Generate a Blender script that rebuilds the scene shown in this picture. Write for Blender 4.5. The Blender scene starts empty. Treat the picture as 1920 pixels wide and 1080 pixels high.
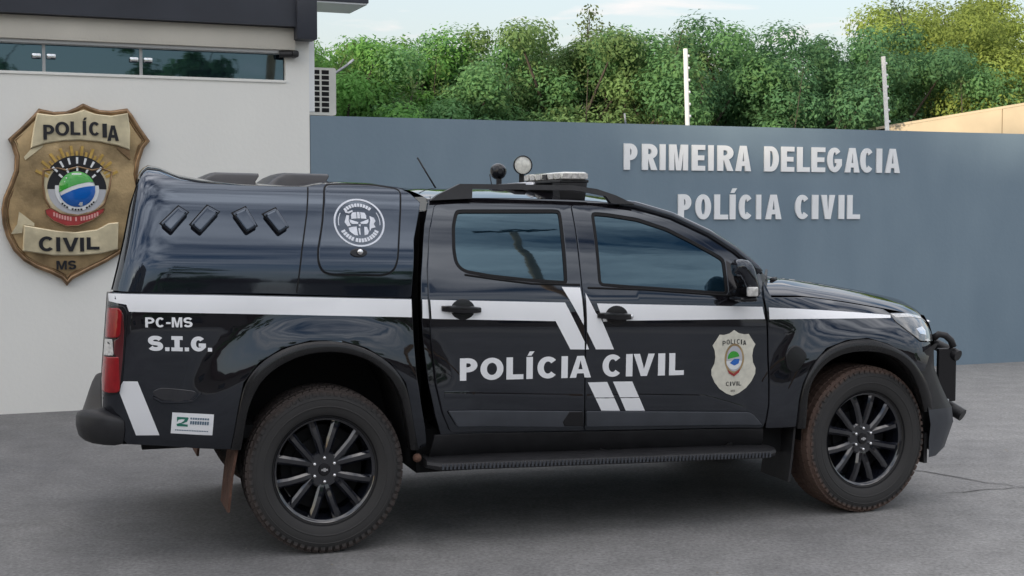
import bpy, bmesh, math, random
import numpy as np
from mathutils import Vector, Matrix
from mathutils.geometry import delaunay_2d_cdt
R = math.radians
scene = bpy.context.scene
C = scene.collection

# ------------------------------------------------------------------ camera, sky, sun, exposure
cam_data = bpy.data.cameras.new('camera')
cam = bpy.data.objects.new('camera', cam_data); C.objects.link(cam)
cam.location = (0, 0, 1.593)
cam.rotation_euler = (R(90) - 0.05607, 0, 0)
cam_data.sensor_width = 36.0
cam_data.lens = 48.75
cam_data.clip_end = 3000
scene.camera = cam

SUN_AZ = R(-146)      # direction towards the sun, measured from +Y towards +X (behind and left of the camera)
SUN_EL = R(10)
world = bpy.data.worlds.new('World'); scene.world = world
world.use_nodes = True
nt = world.node_tree; nt.nodes.clear()
def N(tree, kind, **kw):
    n = tree.nodes.new(kind)
    for k, v in kw.items(): setattr(n, k, v)
    return n
w_out = N(nt, 'ShaderNodeOutputWorld'); w_bg = N(nt, 'ShaderNodeBackground')
sky = N(nt, 'ShaderNodeTexSky', sky_type='NISHITA', sun_disc=False, sun_elevation=SUN_EL, sun_rotation=SUN_AZ)
sky.air_density = 1.2; sky.dust_density = 1.6; sky.ozone_density = 3.0
tc = N(nt, 'ShaderNodeTexCoord')
sep = N(nt, 'ShaderNodeSeparateXYZ'); nt.links.new(tc.outputs['Generated'], sep.inputs[0])
mz = N(nt, 'ShaderNodeMath', operation='MAXIMUM'); nt.links.new(sep.outputs['Z'], mz.inputs[0]); mz.inputs[1].default_value = 0.0
az_ = N(nt, 'ShaderNodeMath', operation='ADD'); nt.links.new(mz.outputs[0], az_.inputs[0]); az_.inputs[1].default_value = 0.16
dx = N(nt, 'ShaderNodeMath', operation='DIVIDE'); nt.links.new(sep.outputs['X'], dx.inputs[0]); nt.links.new(az_.outputs[0], dx.inputs[1])
dy = N(nt, 'ShaderNodeMath', operation='DIVIDE'); nt.links.new(sep.outputs['Y'], dy.inputs[0]); nt.links.new(az_.outputs[0], dy.inputs[1])
cmb = N(nt, 'ShaderNodeCombineXYZ'); nt.links.new(dx.outputs[0], cmb.inputs[0]); nt.links.new(dy.outputs[0], cmb.inputs[1])
mp = N(nt, 'ShaderNodeMapping'); nt.links.new(cmb.outputs[0], mp.inputs[0])
mp.inputs['Scale'].default_value = (0.9, 1.7, 1); mp.inputs['Location'].default_value = (3.1, 1.7, 0)
cn = N(nt, 'ShaderNodeTexNoise'); nt.links.new(mp.outputs[0], cn.inputs['Vector'])
cn.inputs['Scale'].default_value = 2.6; cn.inputs['Detail'].default_value = 7; cn.inputs['Roughness'].default_value = 0.56; cn.inputs['Distortion'].default_value = 0.4
cr = N(nt, 'ShaderNodeMapRange'); nt.links.new(cn.outputs['Fac'], cr.inputs[0])
cr.inputs[1].default_value = 0.36; cr.inputs[2].default_value = 0.66; cr.inputs[4].default_value = 0.92
hz = N(nt, 'ShaderNodeMapRange'); nt.links.new(mz.outputs[0], hz.inputs[0])          # the deck closes up towards the horizon
hz.inputs[1].default_value = 0.05; hz.inputs[2].default_value = 0.42; hz.inputs[3].default_value = 0.66; hz.inputs[4].default_value = 0.0
cmx = N(nt, 'ShaderNodeMath', operation='MAXIMUM'); nt.links.new(cr.outputs[0], cmx.inputs[0]); nt.links.new(hz.outputs[0], cmx.inputs[1])
cloud_mix = N(nt, 'ShaderNodeMixRGB'); nt.links.new(cmx.outputs[0], cloud_mix.inputs[0])
nt.links.new(sky.outputs[0], cloud_mix.inputs[1])
cz_ = N(nt, 'ShaderNodeMath', operation='MULTIPLY_ADD'); nt.links.new(mz.outputs[0], cz_.inputs[0]); cz_.inputs[1].default_value = 0.84; cz_.inputs[2].default_value = 0.19
cc = N(nt, 'ShaderNodeMixRGB', blend_type='MULTIPLY'); cc.inputs[0].default_value = 1; cc.inputs[1].default_value = (14.6, 13.95, 13.7, 1); nt.links.new(cz_.outputs[0], cc.inputs[2])
nt.links.new(cc.outputs[0], cloud_mix.inputs[2])          # a cloud deck is brighter overhead than at the horizon
nt.links.new(cloud_mix.outputs[0], w_bg.inputs[0]); w_bg.inputs[1].default_value = 0.12
nt.links.new(w_bg.outputs[0], w_out.inputs[0])

sun_data = bpy.data.lights.new('sun', 'SUN'); sun_data.energy = 2.8; sun_data.angle = R(1.5); sun_data.color = (1.0, 0.86, 0.66)
sun = bpy.data.objects.new('sun', sun_data); C.objects.link(sun)
sd = Vector((math.sin(SUN_AZ) * math.cos(SUN_EL), math.cos(SUN_AZ) * math.cos(SUN_EL), math.sin(SUN_EL)))
sun.rotation_euler = sd.to_track_quat('Z', 'Y').to_euler()

vs = scene.view_settings
vs.view_transform = 'Standard'; vs.look = 'None'; vs.gamma = 1.0; vs.exposure = 0.93; vs.use_curve_mapping = False
scene.render.engine = 'CYCLES'
scene.cycles.use_denoising = True
scene.cycles.max_bounces = 6

# ------------------------------------------------------------------ materials
def mat(name, col, rough=0.5, metal=0.0, tint=None, coat=0.0, coat_rough=0.03, ior=1.45, spec=0.5, noise=None, bump=None, emit=None, trans=0.0):
    """procedural principled material. noise = (scale, amount[, detail]) varies the colour; bump = (scale, strength)"""
    m = bpy.data.materials.new(name); m.use_nodes = True
    t = m.node_tree; b = t.nodes['Principled BSDF']
    b.inputs['Base Color'].default_value = (*col, 1); b.inputs['Roughness'].default_value = rough
    b.inputs['Metallic'].default_value = metal; b.inputs['IOR'].default_value = ior
    b.inputs['Specular IOR Level'].default_value = spec
    b.inputs['Coat Weight'].default_value = coat; b.inputs['Coat Roughness'].default_value = coat_rough
    b.inputs['Coat IOR'].default_value = 1.6
    if tint: b.inputs['Specular Tint'].default_value = (*tint, 1)
    b.inputs['Transmission Weight'].default_value = trans
    tcn = N(t, 'ShaderNodeTexCoord')
    if noise:
        n = N(t, 'ShaderNodeTexNoise'); n.inputs['Scale'].default_value = noise[0]; n.inputs['Detail'].default_value = noise[2] if len(noise) > 2 else 5
        t.links.new(tcn.outputs['Object'], n.inputs['Vector'])
        r = N(t, 'ShaderNodeMapRange'); t.links.new(n.outputs['Fac'], r.inputs[0])
        r.inputs[1].default_value = 0.25; r.inputs[2].default_value = 0.75
        r.inputs[3].default_value = 1 - noise[1]; r.inputs[4].default_value = 1 + noise[1]
        h = N(t, 'ShaderNodeMixRGB', blend_type='MULTIPLY'); h.inputs[0].default_value = 1; h.inputs[1].default_value = (*col, 1)
        t.links.new(r.outputs[0], h.inputs[2]); t.links.new(h.outputs[0], b.inputs['Base Color'])
    if bump:
        n2 = N(t, 'ShaderNodeTexNoise'); n2.inputs['Scale'].default_value = bump[0]; n2.inputs['Detail'].default_value = 4
        t.links.new(tcn.outputs['Object'], n2.inputs['Vector'])
        bp = N(t, 'ShaderNodeBump'); bp.inputs['Strength'].default_value = bump[1]; bp.inputs['Distance'].default_value = 0.02
        t.links.new(n2.outputs['Fac'], bp.inputs['Height']); t.links.new(bp.outputs[0], b.inputs['Normal'])
    if emit:
        b.inputs['Emission Color'].default_value = (*emit[0], 1); b.inputs['Emission Strength'].default_value = emit[1]
    return m

M = {}
M['paint'] = mat('sky_tinted_black_paint', (0.009, 0.008, 0.010), 0.03, ior=1.75, tint=(.78, .88, 1.0), noise=(3, .3), bump=(1.3, .018))  # blue of the reflected sky put into the specular tint
M['canopy'] = mat('sky_tinted_canopy_gelcoat', (0.008, 0.009, 0.013), 0.05, ior=1.86, tint=(.66, .80, 1.0), bump=(2.2, .05))  # reflected sky's blue put into the tint, stronger than on the doors
M['plastic'] = mat('black_plastic', (0.018, 0.018, 0.020), 0.48, noise=(14, .3), bump=(260, .08))
M['gloss_plastic'] = mat('gloss_black_plastic', (0.010, 0.010, 0.012), 0.18)
M['grey_plastic'] = mat('dark_grey_moulding', (0.050, 0.055, 0.066), 0.42, noise=(9, .15))
M['matte'] = mat('matte_black', (0.007, 0.007, 0.008), 0.85)
M['rubber'] = mat('rubber_seal', (0.006, 0.006, 0.007), 0.6, spec=.25)
M['vinyl'] = mat('white_vinyl', (0.84, 0.85, 0.87), 0.3, noise=(2.5, .05))
M['vinyl_dim'] = mat('worn_white_vinyl', (0.66, 0.69, 0.75), 0.35, noise=(30, .12))
M['rim'] = mat('gloss_black_alloy', (0.008, 0.009, 0.014), 0.10, coat=1.0)
M['chrome'] = mat('chrome', (0.75, 0.75, 0.76), 0.12, metal=1.0)
M['steel'] = mat('brushed_steel', (0.45, 0.46, 0.48), 0.32, metal=1.0)
M['red'] = mat('red_lens', (0.27, 0.006, 0.010), 0.14, coat=.15, noise=(30, .2))
M['dark_red'] = mat('dark_red_lens', (0.09, 0.006, 0.010), 0.12, coat=1.0)
M['clear'] = mat('clear_lens', (0.55, 0.54, 0.52), 0.08, coat=1.0, noise=(60, .4))
M['lamp_white'] = mat('white_lens', (0.78, 0.77, 0.70), 0.15, coat=.5, noise=(45, .25))
M['mud'] = mat('dried_red_mud', (0.10, 0.052, 0.036), 0.9, noise=(18, .5), bump=(60, .4))
M['grey_wall'] = None; M['white_wall'] = None
M['gold'] = mat('antique_brass', (0.46, 0.33, 0.18), 0.33, metal=0.6, noise=(4.5, .6), bump=(60, .10))
M['gold_rim'] = mat('brass_rim', (0.25, 0.16, 0.09), 0.30, metal=0.6, noise=(8, .6), bump=(35, .1))
M['gold_pale'] = mat('pale_brass_banner', (0.64, 0.56, 0.38), 0.36, metal=0.3, noise=(6, .3), bump=(30, .1))
M['gold_ray'] = mat('golden_rays', (0.55, 0.36, 0.10), 0.35, metal=0.4, noise=(20, .3))
M['ink'] = mat('black_enamel', (0.016, 0.016, 0.020), 0.35)
M['green'] = mat('green_enamel', (0.035, 0.34, 0.030), 0.2, coat=.6)
M['blue'] = mat('blue_enamel', (0.008, 0.13, 0.52), 0.15, coat=.8)
M['white'] = mat('white_enamel', (0.75, 0.77, 0.78), 0.3)
M['grey_enamel'] = mat('grey_enamel', (0.48, 0.49, 0.52), 0.3)
M['ribbon_red'] = mat('red_enamel', (0.36, 0.045, 0.045), 0.35, noise=(20, .25))
M['pink'] = mat('pale_red_lettering', (0.66, 0.34, 0.32), 0.4)
M['letter'] = mat('white_letter', (0.84, 0.86, 0.88), 0.4, noise=(4, .05))
M['navy'] = mat('charcoal_metal_cladding', (0.030, 0.034, 0.046), 0.5, noise=(3, .15))
M['beige'] = mat('beige_plaster', (0.62, 0.59, 0.52), 0.8, noise=(2, .08), bump=(50, .1))
M['alu'] = mat('aluminium_frame', (0.42, 0.42, 0.42), 0.4, metal=0.6)
M['ac'] = mat('ac_case_cream', (0.66, 0.65, 0.60), 0.5, noise=(5, .08))
M['post'] = mat('white_post', (0.86, 0.85, 0.82), 0.5, noise=(30, .08))
M['cream'] = mat('cream_sheet', (0.56, 0.46, 0.32), 0.6, noise=(2.5, .12))
M['bark'] = mat('bark', (0.055, 0.045, 0.036), 0.9, noise=(12, .4), bump=(30, .6))
M['hazy_facade'] = mat('far_facade', (0.22, 0.20, 0.18), 0.8, noise=(0.6, .2))
M['dark_roof'] = mat('far_roof', (0.10, 0.07, 0.06), 0.8, noise=(1, .2))
M['wood_pole'] = mat('lamp_pole_wood', (0.46, 0.30, 0.17), 0.8, noise=(6, .3))
M['smoke_lens'] = mat('smoked_headlight_lens', (0.085, 0.09, 0.088), 0.10, coat=1.0, noise=(30, .4))
M['teal'] = mat('teal_print', (0.02, 0.17, 0.12), 0.4)
M['print_blue'] = mat('blue_grey_print', (0.10, 0.16, 0.22), 0.4)

def glass_mat(name, col, ior, ripple):
    m = mat(name, col, 0.02, ior=ior, tint=(.5, .8, 1.0))  # glass reflections get the sky's blue from this tint too
    t = m.node_tree; b = t.nodes['Principled BSDF']
    c = N(t, 'ShaderNodeTexCoord'); mpn = N(t, 'ShaderNodeMapping'); t.links.new(c.outputs['Object'], mpn.inputs[0])
    mpn.inputs['Scale'].default_value = (1.6, 1.6, 11.0)
    n = N(t, 'ShaderNodeTexNoise'); n.inputs['Scale'].default_value = 1.6; n.inputs['Detail'].default_value = 3
    t.links.new(mpn.outputs[0], n.inputs['Vector'])
    bp = N(t, 'ShaderNodeBump'); bp.inputs['Strength'].default_value = ripple; bp.inputs['Distance'].default_value = 0.02
    t.links.new(n.outputs['Fac'], bp.inputs['Height']); t.links.new(bp.outputs[0], b.inputs['Normal'])
    return m
M['glass'] = glass_mat('tinted_film_glass', (0.004, 0.012, 0.020), 1.85, .020)
M['win_glass'] = glass_mat('dark_window_glass', (0.006, 0.009, 0.014), 2.3, .004)

def plaster(name, col, stain, streak):
    """painted rendered wall: mottled, faint trowel relief, a little grime"""
    m = bpy.data.materials.new(name); m.use_nodes = True
    t = m.node_tree; b = t.nodes['Principled BSDF']; b.inputs['Roughness'].default_value = 0.62
    c = N(t, 'ShaderNodeTexCoord')
    n1 = N(t, 'ShaderNodeTexNoise'); n1.inputs['Scale'].default_value = 0.9; n1.inputs['Detail'].default_value = 6; t.links.new(c.outputs['Object'], n1.inputs['Vector'])
    mpn = N(t, 'ShaderNodeMapping'); mpn.inputs['Scale'].default_value = streak; t.links.new(c.outputs['Object'], mpn.inputs[0])
    n2 = N(t, 'ShaderNodeTexNoise'); n2.inputs['Scale'].default_value = 2.2; n2.inputs['Detail'].default_value = 5; t.links.new(mpn.outputs[0], n2.inputs['Vector'])
    ad = N(t, 'ShaderNodeMath', operation='ADD'); t.links.new(n1.outputs['Fac'], ad.inputs[0]); t.links.new(n2.outputs['Fac'], ad.inputs[1])
    r = N(t, 'ShaderNodeMapRange'); r.inputs[1].default_value = 0.7; r.inputs[2].default_value = 1.35; t.links.new(ad.outputs[0], r.inputs[0])
    mx = N(t, 'ShaderNodeMixRGB'); mx.inputs[1].default_value = (*stain, 1); mx.inputs[2].default_value = (*col, 1); t.links.new(r.outputs[0], mx.inputs[0])
    t.links.new(mx.outputs[0], b.inputs['Base Color'])
    n3 = N(t, 'ShaderNodeTexNoise'); n3.inputs['Scale'].default_value = 26; n3.inputs['Detail'].default_value = 6; t.links.new(c.outputs['Object'], n3.inputs['Vector'])
    bp = N(t, 'ShaderNodeBump'); bp.inputs['Strength'].default_value = 0.25; bp.inputs['Distance'].default_value = 0.006
    t.links.new(n3.outputs['Fac'], bp.inputs['Height']); t.links.new(bp.outputs[0], b.inputs['Normal'])
    return m
M['grey_wall'] = plaster('blue_grey_paint', (0.195, 0.265, 0.325), (0.158, 0.222, 0.280), (1.2, 1, .35))
M['white_wall'] = plaster('white_paint', (0.83, 0.83, 0.79), (0.79, 0.79, 0.755), (1, 1, .5))

def ground_mat():
    m = bpy.data.materials.new('worn_asphalt'); m.use_nodes = True
    t = m.node_tree; b = t.nodes['Principled BSDF']
    c = N(t, 'ShaderNodeTexCoord')
    def noise(s, d, rgh=.55):
        n = N(t, 'ShaderNodeTexNoise'); n.inputs['Scale'].default_value = s; n.inputs['Detail'].default_value = d; n.inputs['Roughness'].default_value = rgh
        t.links.new(c.outputs['Object'], n.inputs['Vector']); return n
    big = noise(0.55, 6); fine = noise(46, 6, .75); mid = noise(4.5, 7, .65)
    r1 = N(t, 'ShaderNodeMapRange'); t.links.new(big.outputs['Fac'], r1.inputs[0]); r1.inputs[1].default_value = .34; r1.inputs[2].default_value = .66
    mx = N(t, 'ShaderNodeMixRGB'); t.links.new(r1.outputs[0], mx.inputs[0])
    sx = N(t, 'ShaderNodeSeparateXYZ'); t.links.new(c.outputs['Object'], sx.inputs[0])          # shading at left put into the paving colour, paler to the right
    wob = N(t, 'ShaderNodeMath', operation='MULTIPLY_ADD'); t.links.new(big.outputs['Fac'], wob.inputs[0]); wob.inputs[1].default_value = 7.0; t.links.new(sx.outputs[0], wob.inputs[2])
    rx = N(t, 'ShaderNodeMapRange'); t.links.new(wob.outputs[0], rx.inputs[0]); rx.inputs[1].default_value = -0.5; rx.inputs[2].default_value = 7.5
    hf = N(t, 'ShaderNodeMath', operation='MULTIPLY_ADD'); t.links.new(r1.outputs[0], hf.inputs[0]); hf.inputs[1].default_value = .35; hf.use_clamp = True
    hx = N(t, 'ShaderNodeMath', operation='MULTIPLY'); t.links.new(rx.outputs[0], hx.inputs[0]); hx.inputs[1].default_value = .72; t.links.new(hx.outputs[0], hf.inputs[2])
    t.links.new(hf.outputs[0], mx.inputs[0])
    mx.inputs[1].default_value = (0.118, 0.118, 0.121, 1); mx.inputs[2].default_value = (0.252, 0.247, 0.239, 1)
    r2 = N(t, 'ShaderNodeMapRange'); t.links.new(mid.outputs['Fac'], r2.inputs[0]); r2.inputs[1].default_value = .3; r2.inputs[2].default_value = .7; r2.inputs[3].default_value = .82; r2.inputs[4].default_value = 1.18
    m2 = N(t, 'ShaderNodeMixRGB', blend_type='MULTIPLY'); m2.inputs[0].default_value = 1; t.links.new(mx.outputs[0], m2.inputs[1]); t.links.new(r2.outputs[0], m2.inputs[2])
    r3 = N(t, 'ShaderNodeMapRange'); t.links.new(fine.outputs['Fac'], r3.inputs[0]); r3.inputs[1].default_value = .3; r3.inputs[2].default_value = .7; r3.inputs[3].default_value = .56; r3.inputs[4].default_value = 1.44
    m3 = N(t, 'ShaderNodeMixRGB', blend_type='MULTIPLY'); m3.inputs[0].default_value = 1; t.links.new(m2.outputs[0], m3.inputs[1]); t.links.new(r3.outputs[0], m3.inputs[2])
    t.links.new(m3.outputs[0], b.inputs['Base Color'])
    b.inputs['Roughness'].default_value = 0.78
    bp = N(t, 'ShaderNodeBump'); bp.inputs['Strength'].default_value = 0.35; bp.inputs['Distance'].default_value = 0.006
    t.links.new(fine.outputs['Fac'], bp.inputs['Height']); t.links.new(bp.outputs[0], b.inputs['Normal'])
    return m
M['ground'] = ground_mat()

def tyre_mat(name, mud):
    """black rubber; dried red mud clings to the tread and shoulder (by distance from the wheel centre)"""
    m = bpy.data.materials.new(name); m.use_nodes = True
    t = m.node_tree; b = t.nodes['Principled BSDF']; b.inputs['Roughness'].default_value = 0.75
    c = N(t, 'ShaderNodeTexCoord'); s = N(t, 'ShaderNodeSeparateXYZ'); t.links.new(c.outputs['Object'], s.inputs[0])
    cb = N(t, 'ShaderNodeCombineXYZ'); t.links.new(s.outputs[0], cb.inputs[0]); t.links.new(s.outputs[2], cb.inputs[2])
    ln = N(t, 'ShaderNodeVectorMath', operation='LENGTH'); t.links.new(cb.outputs[0], ln.inputs[0])
    n = N(t, 'ShaderNodeTexNoise'); n.inputs['Scale'].default_value = 9; n.inputs['Detail'].default_value = 6; t.links.new(c.outputs['Object'], n.inputs['Vector'])
    ms = N(t, 'ShaderNodeMath', operation='MULTIPLY_ADD'); t.links.new(n.outputs['Fac'], ms.inputs[0]); ms.inputs[1].default_value = 0.05; t.links.new(ln.outputs['Value'], ms.inputs[2])
    r = N(t, 'ShaderNodeMapRange'); t.links.new(ms.outputs[0], r.inputs[0]); r.inputs[1].default_value = .378; r.inputs[2].default_value = .398; r.inputs[4].default_value = mud
    mx = N(t, 'ShaderNodeMixRGB'); t.links.new(r.outputs[0], mx.inputs[0]); mx.inputs[1].default_value = (0.030, 0.029, 0.029, 1); mx.inputs[2].default_value = (0.125, 0.075, 0.056, 1)
    t.links.new(mx.outputs[0], b.inputs['Base Color'])
    return m
M['tyre'] = tyre_mat('tyre_rubber', .22)
M['tyre_muddy'] = tyre_mat('muddy_tyre_rubber', .72)

def leaf_mat():
    m = bpy.data.materials.new('leaves'); m.use_nodes = True
    t = m.node_tree; t.nodes.clear()
    o = N(t, 'ShaderNodeOutputMaterial')
    at = N(t, 'ShaderNodeAttribute'); at.attribute_name = 'leaf_colour'
    d = N(t, 'ShaderNodeBsdfPrincipled'); d.inputs['Roughness'].default_value = .7; d.inputs['Specular IOR Level'].default_value = .12
    tr = N(t, 'ShaderNodeBsdfTranslucent')
    mx = N(t, 'ShaderNodeMixShader'); mx.inputs[0].default_value = .48
    t.links.new(at.outputs['Color'], d.inputs['Base Color']); t.links.new(at.outputs['Color'], tr.inputs['Color'])
    t.links.new(d.outputs[0], mx.inputs[1]); t.links.new(tr.outputs[0], mx.inputs[2]); t.links.new(mx.outputs[0], o.inputs[0])
    return m
M['leaf'] = leaf_mat()

# ------------------------------------------------------------------ object helpers
def thing(name, label, cat, loc=(0, 0, 0), rz=0.0, group=None):
    o = bpy.data.objects.new(name, None); C.objects.link(o)
    o.location = loc; o.rotation_euler = (0, 0, rz); o.empty_display_size = .2
    o['label'] = label; o['category'] = cat
    if group: o['group'] = group
    return o
def tag(o, label, cat, group=None):
    o['label'] = label; o['category'] = cat
    if group: o['group'] = group
    return o

class MB:
    """collects geometry for one mesh object"""
    def __init__(s): s.v = []; s.f = []; s.n = None
    def add(s, vs_, fs):
        k = len(s.v); s.v += [tuple(map(float, p)) for p in vs_]; s.f += [tuple(i + k for i in f) for f in fs]; return s
    def box(s, x0, x1, y0, y1, z0, z1, M4=None, bev=0.0):
        if bev > 0:
            bm = bmesh.new(); bmesh.ops.create_cube(bm, size=1)
            for v in bm.verts: v.co = Vector(((x0 + x1) / 2 + v.co.x * (x1 - x0), (y0 + y1) / 2 + v.co.y * (y1 - y0), (z0 + z1) / 2 + v.co.z * (z1 - z0)))
            bmesh.ops.bevel(bm, geom=bm.edges[:], offset=bev, segments=2, affect='EDGES', profile=.5)
            bm.verts.index_update(); vs_ = [v.co.copy() for v in bm.verts]; fs = [[v.index for v in f.verts] for f in bm.faces]; bm.free()
        else:
            vs_ = [Vector(p) for p in [(x0, y0, z0), (x1, y0, z0), (x1, y1, z0), (x0, y1, z0), (x0, y0, z1), (x1, y0, z1), (x1, y1, z1), (x0, y1, z1)]]
            fs = [(0, 3, 2, 1), (4, 5, 6, 7), (0, 1, 5, 4), (1, 2, 6, 5), (2, 3, 7, 6), (3, 0, 4, 7)]
        if M4 is not None: vs_ = [M4 @ v for v in vs_]
        return s.add(vs_, fs)
    def tube(s, pts, r, n=10, cap=True, taper=None):
        pts = [Vector(p) for p in pts]; vs_ = []; fs = []
        t0 = (pts[1] - pts[0]).normalized(); up = Vector((0, 0, 1)) if abs(t0.z) < .9 else Vector((1, 0, 0)); u = t0.cross(up).normalized()
        for i, p in enumerate(pts):
            t = ((pts[min(i + 1, len(pts) - 1)] - pts[max(i - 1, 0)])).normalized()
            u = (u - t * u.dot(t)).normalized(); v = t.cross(u)
            rr = r if taper is None else taper[i]
            for k in range(n):
                a = 2 * math.pi * k / n; vs_.append(p + (u * math.cos(a) + v * math.sin(a)) * rr)
        for i in range(len(pts) - 1):
            for k in range(n):
                fs.append((i * n + k, i * n + (k + 1) % n, (i + 1) * n + (k + 1) % n, (i + 1) * n + k))
        if cap:
            fs.append(tuple(range(n - 1, -1, -1))); fs.append(tuple((len(pts) - 1) * n + k for k in range(n)))
        return s.add(vs_, fs)
    def lathe(s, prof, n=48, axis='y', closed=False):
        """prof = [(radius, height)] spun about the axis through the origin"""
        vs_ = []; fs = []
        for r, h in prof:
            for k in range(n):
                a = 2 * math.pi * k / n
                vs_.append((r * math.cos(a), h, r * math.sin(a)) if axis == 'y' else (r * math.cos(a), r * math.sin(a), h))
        m = len(prof)
        for i in range(m if closed else m - 1):
            j = (i + 1) % m
            for k in range(n):
                q = (i * n + k, i * n + (k + 1) % n, j * n + (k + 1) % n, j * n + k)
                fs.append(q)
        return s.add(vs_, fs)
    def grid(s, rows, close=False, flip=False):
        n = len(rows[0]); vs_ = [p for r in rows for p in r]; fs = []
        for i in range(len(rows) - 1):
            for k in range(n - (0 if close else 1)):
                q = (i * n + k, i * n + (k + 1) % n, (i + 1) * n + (k + 1) % n, (i + 1) * n + k)
                fs.append(q[::-1] if flip else q)
        return s.add(vs_, fs)
    def build(s, name, m, parent=None, smooth=False, angle=None, fix=False):
        me = bpy.data.meshes.new(name); me.from_pydata(s.v, [], s.f); me.update()
        if fix:
            bm = bmesh.new(); bm.from_mesh(me); bmesh.ops.recalc_face_normals(bm, faces=bm.faces); bm.to_mesh(me); bm.free()
        if smooth:
            me.shade_smooth()
            if angle: me.set_sharp_from_angle(angle=R(angle))
        me.materials.append(m)
        o = bpy.data.objects.new(name, me); C.objects.link(o)
        if parent is not None: o.parent = parent
        return o

def densify(poly, step):
    out = []
    for i, p in enumerate(poly):
        q = poly[(i + 1) % len(poly)]; d = math.hypot(q[0] - p[0], q[1] - p[1]); n = max(1, int(math.ceil(d / step)))
        for k in range(n): out.append((p[0] + (q[0] - p[0]) * k / n, p[1] + (q[1] - p[1]) * k / n))
    return out
def fillet(poly, r, n=4):
    out = []
    for i, p in enumerate(poly):
        a = Vector(poly[i - 1]); b = Vector(p); c = Vector(poly[(i + 1) % len(poly)])
        ra = min(r, (a - b).length * .45); rc = min(r, (c - b).length * .45)
        p0 = b + (a - b).normalized() * ra; p1 = b + (c - b).normalized() * rc
        for k in range(n + 1):
            t = k / n; q = p0 * (1 - t) ** 2 + b * 2 * t * (1 - t) + p1 * t * t; out.append((q.x, q.y))
    return out
def area2(poly): return sum(poly[i][0] * poly[(i + 1) % len(poly)][1] - poly[(i + 1) % len(poly)][0] * poly[i][1] for i in range(len(poly)))
def ccw(poly): return list(poly) if area2(poly) > 0 else list(poly)[::-1]
def inset(poly, d):
    n = len(poly); out = []
    for i in range(n):
        a = Vector(poly[i - 1]); b = Vector(poly[i]); c = Vector(poly[(i + 1) % n])
        e1 = (b - a); e2 = (c - b)
        if e1.length < 1e-7 or e2.length < 1e-7: out.append((b.x, b.y)); continue
        n1 = Vector((-e1.y, e1.x)).normalized(); n2 = Vector((-e2.y, e2.x)).normalized(); m = n1 + n2
        if m.length < .3: m = n1
        m = m.normalized(); k = d / max(.45, m.dot(n1)); out.append((b.x + m.x * k, b.y + m.y * k))
    return out
def clean(poly, eps=1e-4):
    out = []
    for p in poly:
        if not out or math.hypot(p[0] - out[-1][0], p[1] - out[-1][1]) > eps: out.append((float(p[0]), float(p[1])))
    if len(out) > 2 and math.hypot(out[0][0] - out[-1][0], out[0][1] - out[-1][1]) <= eps: out.pop()
    return out
def inside_mask(pts, loops):
    pts = np.asarray(pts, float); res = np.zeros(len(pts), bool)
    for L in loops:
        L = np.asarray(L, float); x0, y0 = L[:, 0], L[:, 1]; x1, y1 = np.roll(x0, -1), np.roll(y0, -1)
        for a, b, c, d in zip(x0, y0, x1, y1):
            if b == d: continue
            m = ((b > pts[:, 1]) != (d > pts[:, 1]))
            xi = (c - a) * (pts[:, 1] - b) / (d - b) + a
            res ^= (m & (pts[:, 0] < xi))
    return res
def fill(loops, spacing=None):
    """triangulate loops[0] minus the other loops, with a grid of inner points; returns points, CCW triangles"""
    loops = [clean(L) for L in loops]
    V = []; E = []
    for L in loops:
        k = len(V); V += [Vector(p) for p in L]; E += [(k + i, k + (i + 1) % len(L)) for i in range(len(L))]
    if spacing:
        A = np.array(loops[0]); mn, mx = A.min(0), A.max(0)
        gx = np.arange(mn[0] + spacing * .5, mx[0], spacing); gy = np.arange(mn[1] + spacing * .5, mx[1], spacing)
        G = np.array([(x + (spacing * .5 if j % 2 else 0), y) for j, y in enumerate(gy) for x in gx])
        if len(G):
            G = G[inside_mask(G, loops)]
            B = np.array([p for L in loops for p in densify(L, spacing)])
            if len(G):
                d = np.sqrt(((G[:, None, :] - B[None, :, :]) ** 2).sum(2)).min(1); G = G[d > spacing * .45]
                V += [Vector(p) for p in G]
    r = delaunay_2d_cdt(V, E, [], 0, 1e-6)
    P = [(p.x, p.y) for p in r[0]]; T = [list(f) for f in r[2]]
    cen = [(sum(P[i][0] for i in f) / len(f), sum(P[i][1] for i in f) / len(f)) for f in T]
    ok = inside_mask(cen, loops) if T else []
    out = []
    for f, k in zip(T, ok):
        if k: out.append(f if area2([P[i] for i in f]) > 0 else f[::-1])
    return P, out

def prism(loops, y_front, y_back, mb=None):
    """extrude a polygon given in the x-z plane from y_front (towards -y) to y_back"""
    mb = mb or MB()
    loops = [clean(L) for L in loops]
    P, T = fill(loops)
    mb.add([(x, y_front, z) for x, z in P], T)
    mb.add([(x, y_back, z) for x, z in P], [t[::-1] for t in T])
    for i, L in enumerate(loops):
        L = ccw(L) if i == 0 else ccw(L)[::-1]; n = len(L)
        mb.add([(x, y_front, z) for x, z in L] + [(x, y_back, z) for x, z in L], [(k, n + k, n + (k + 1) % n, (k + 1) % n) for k in range(n)])
    return mb

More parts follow.
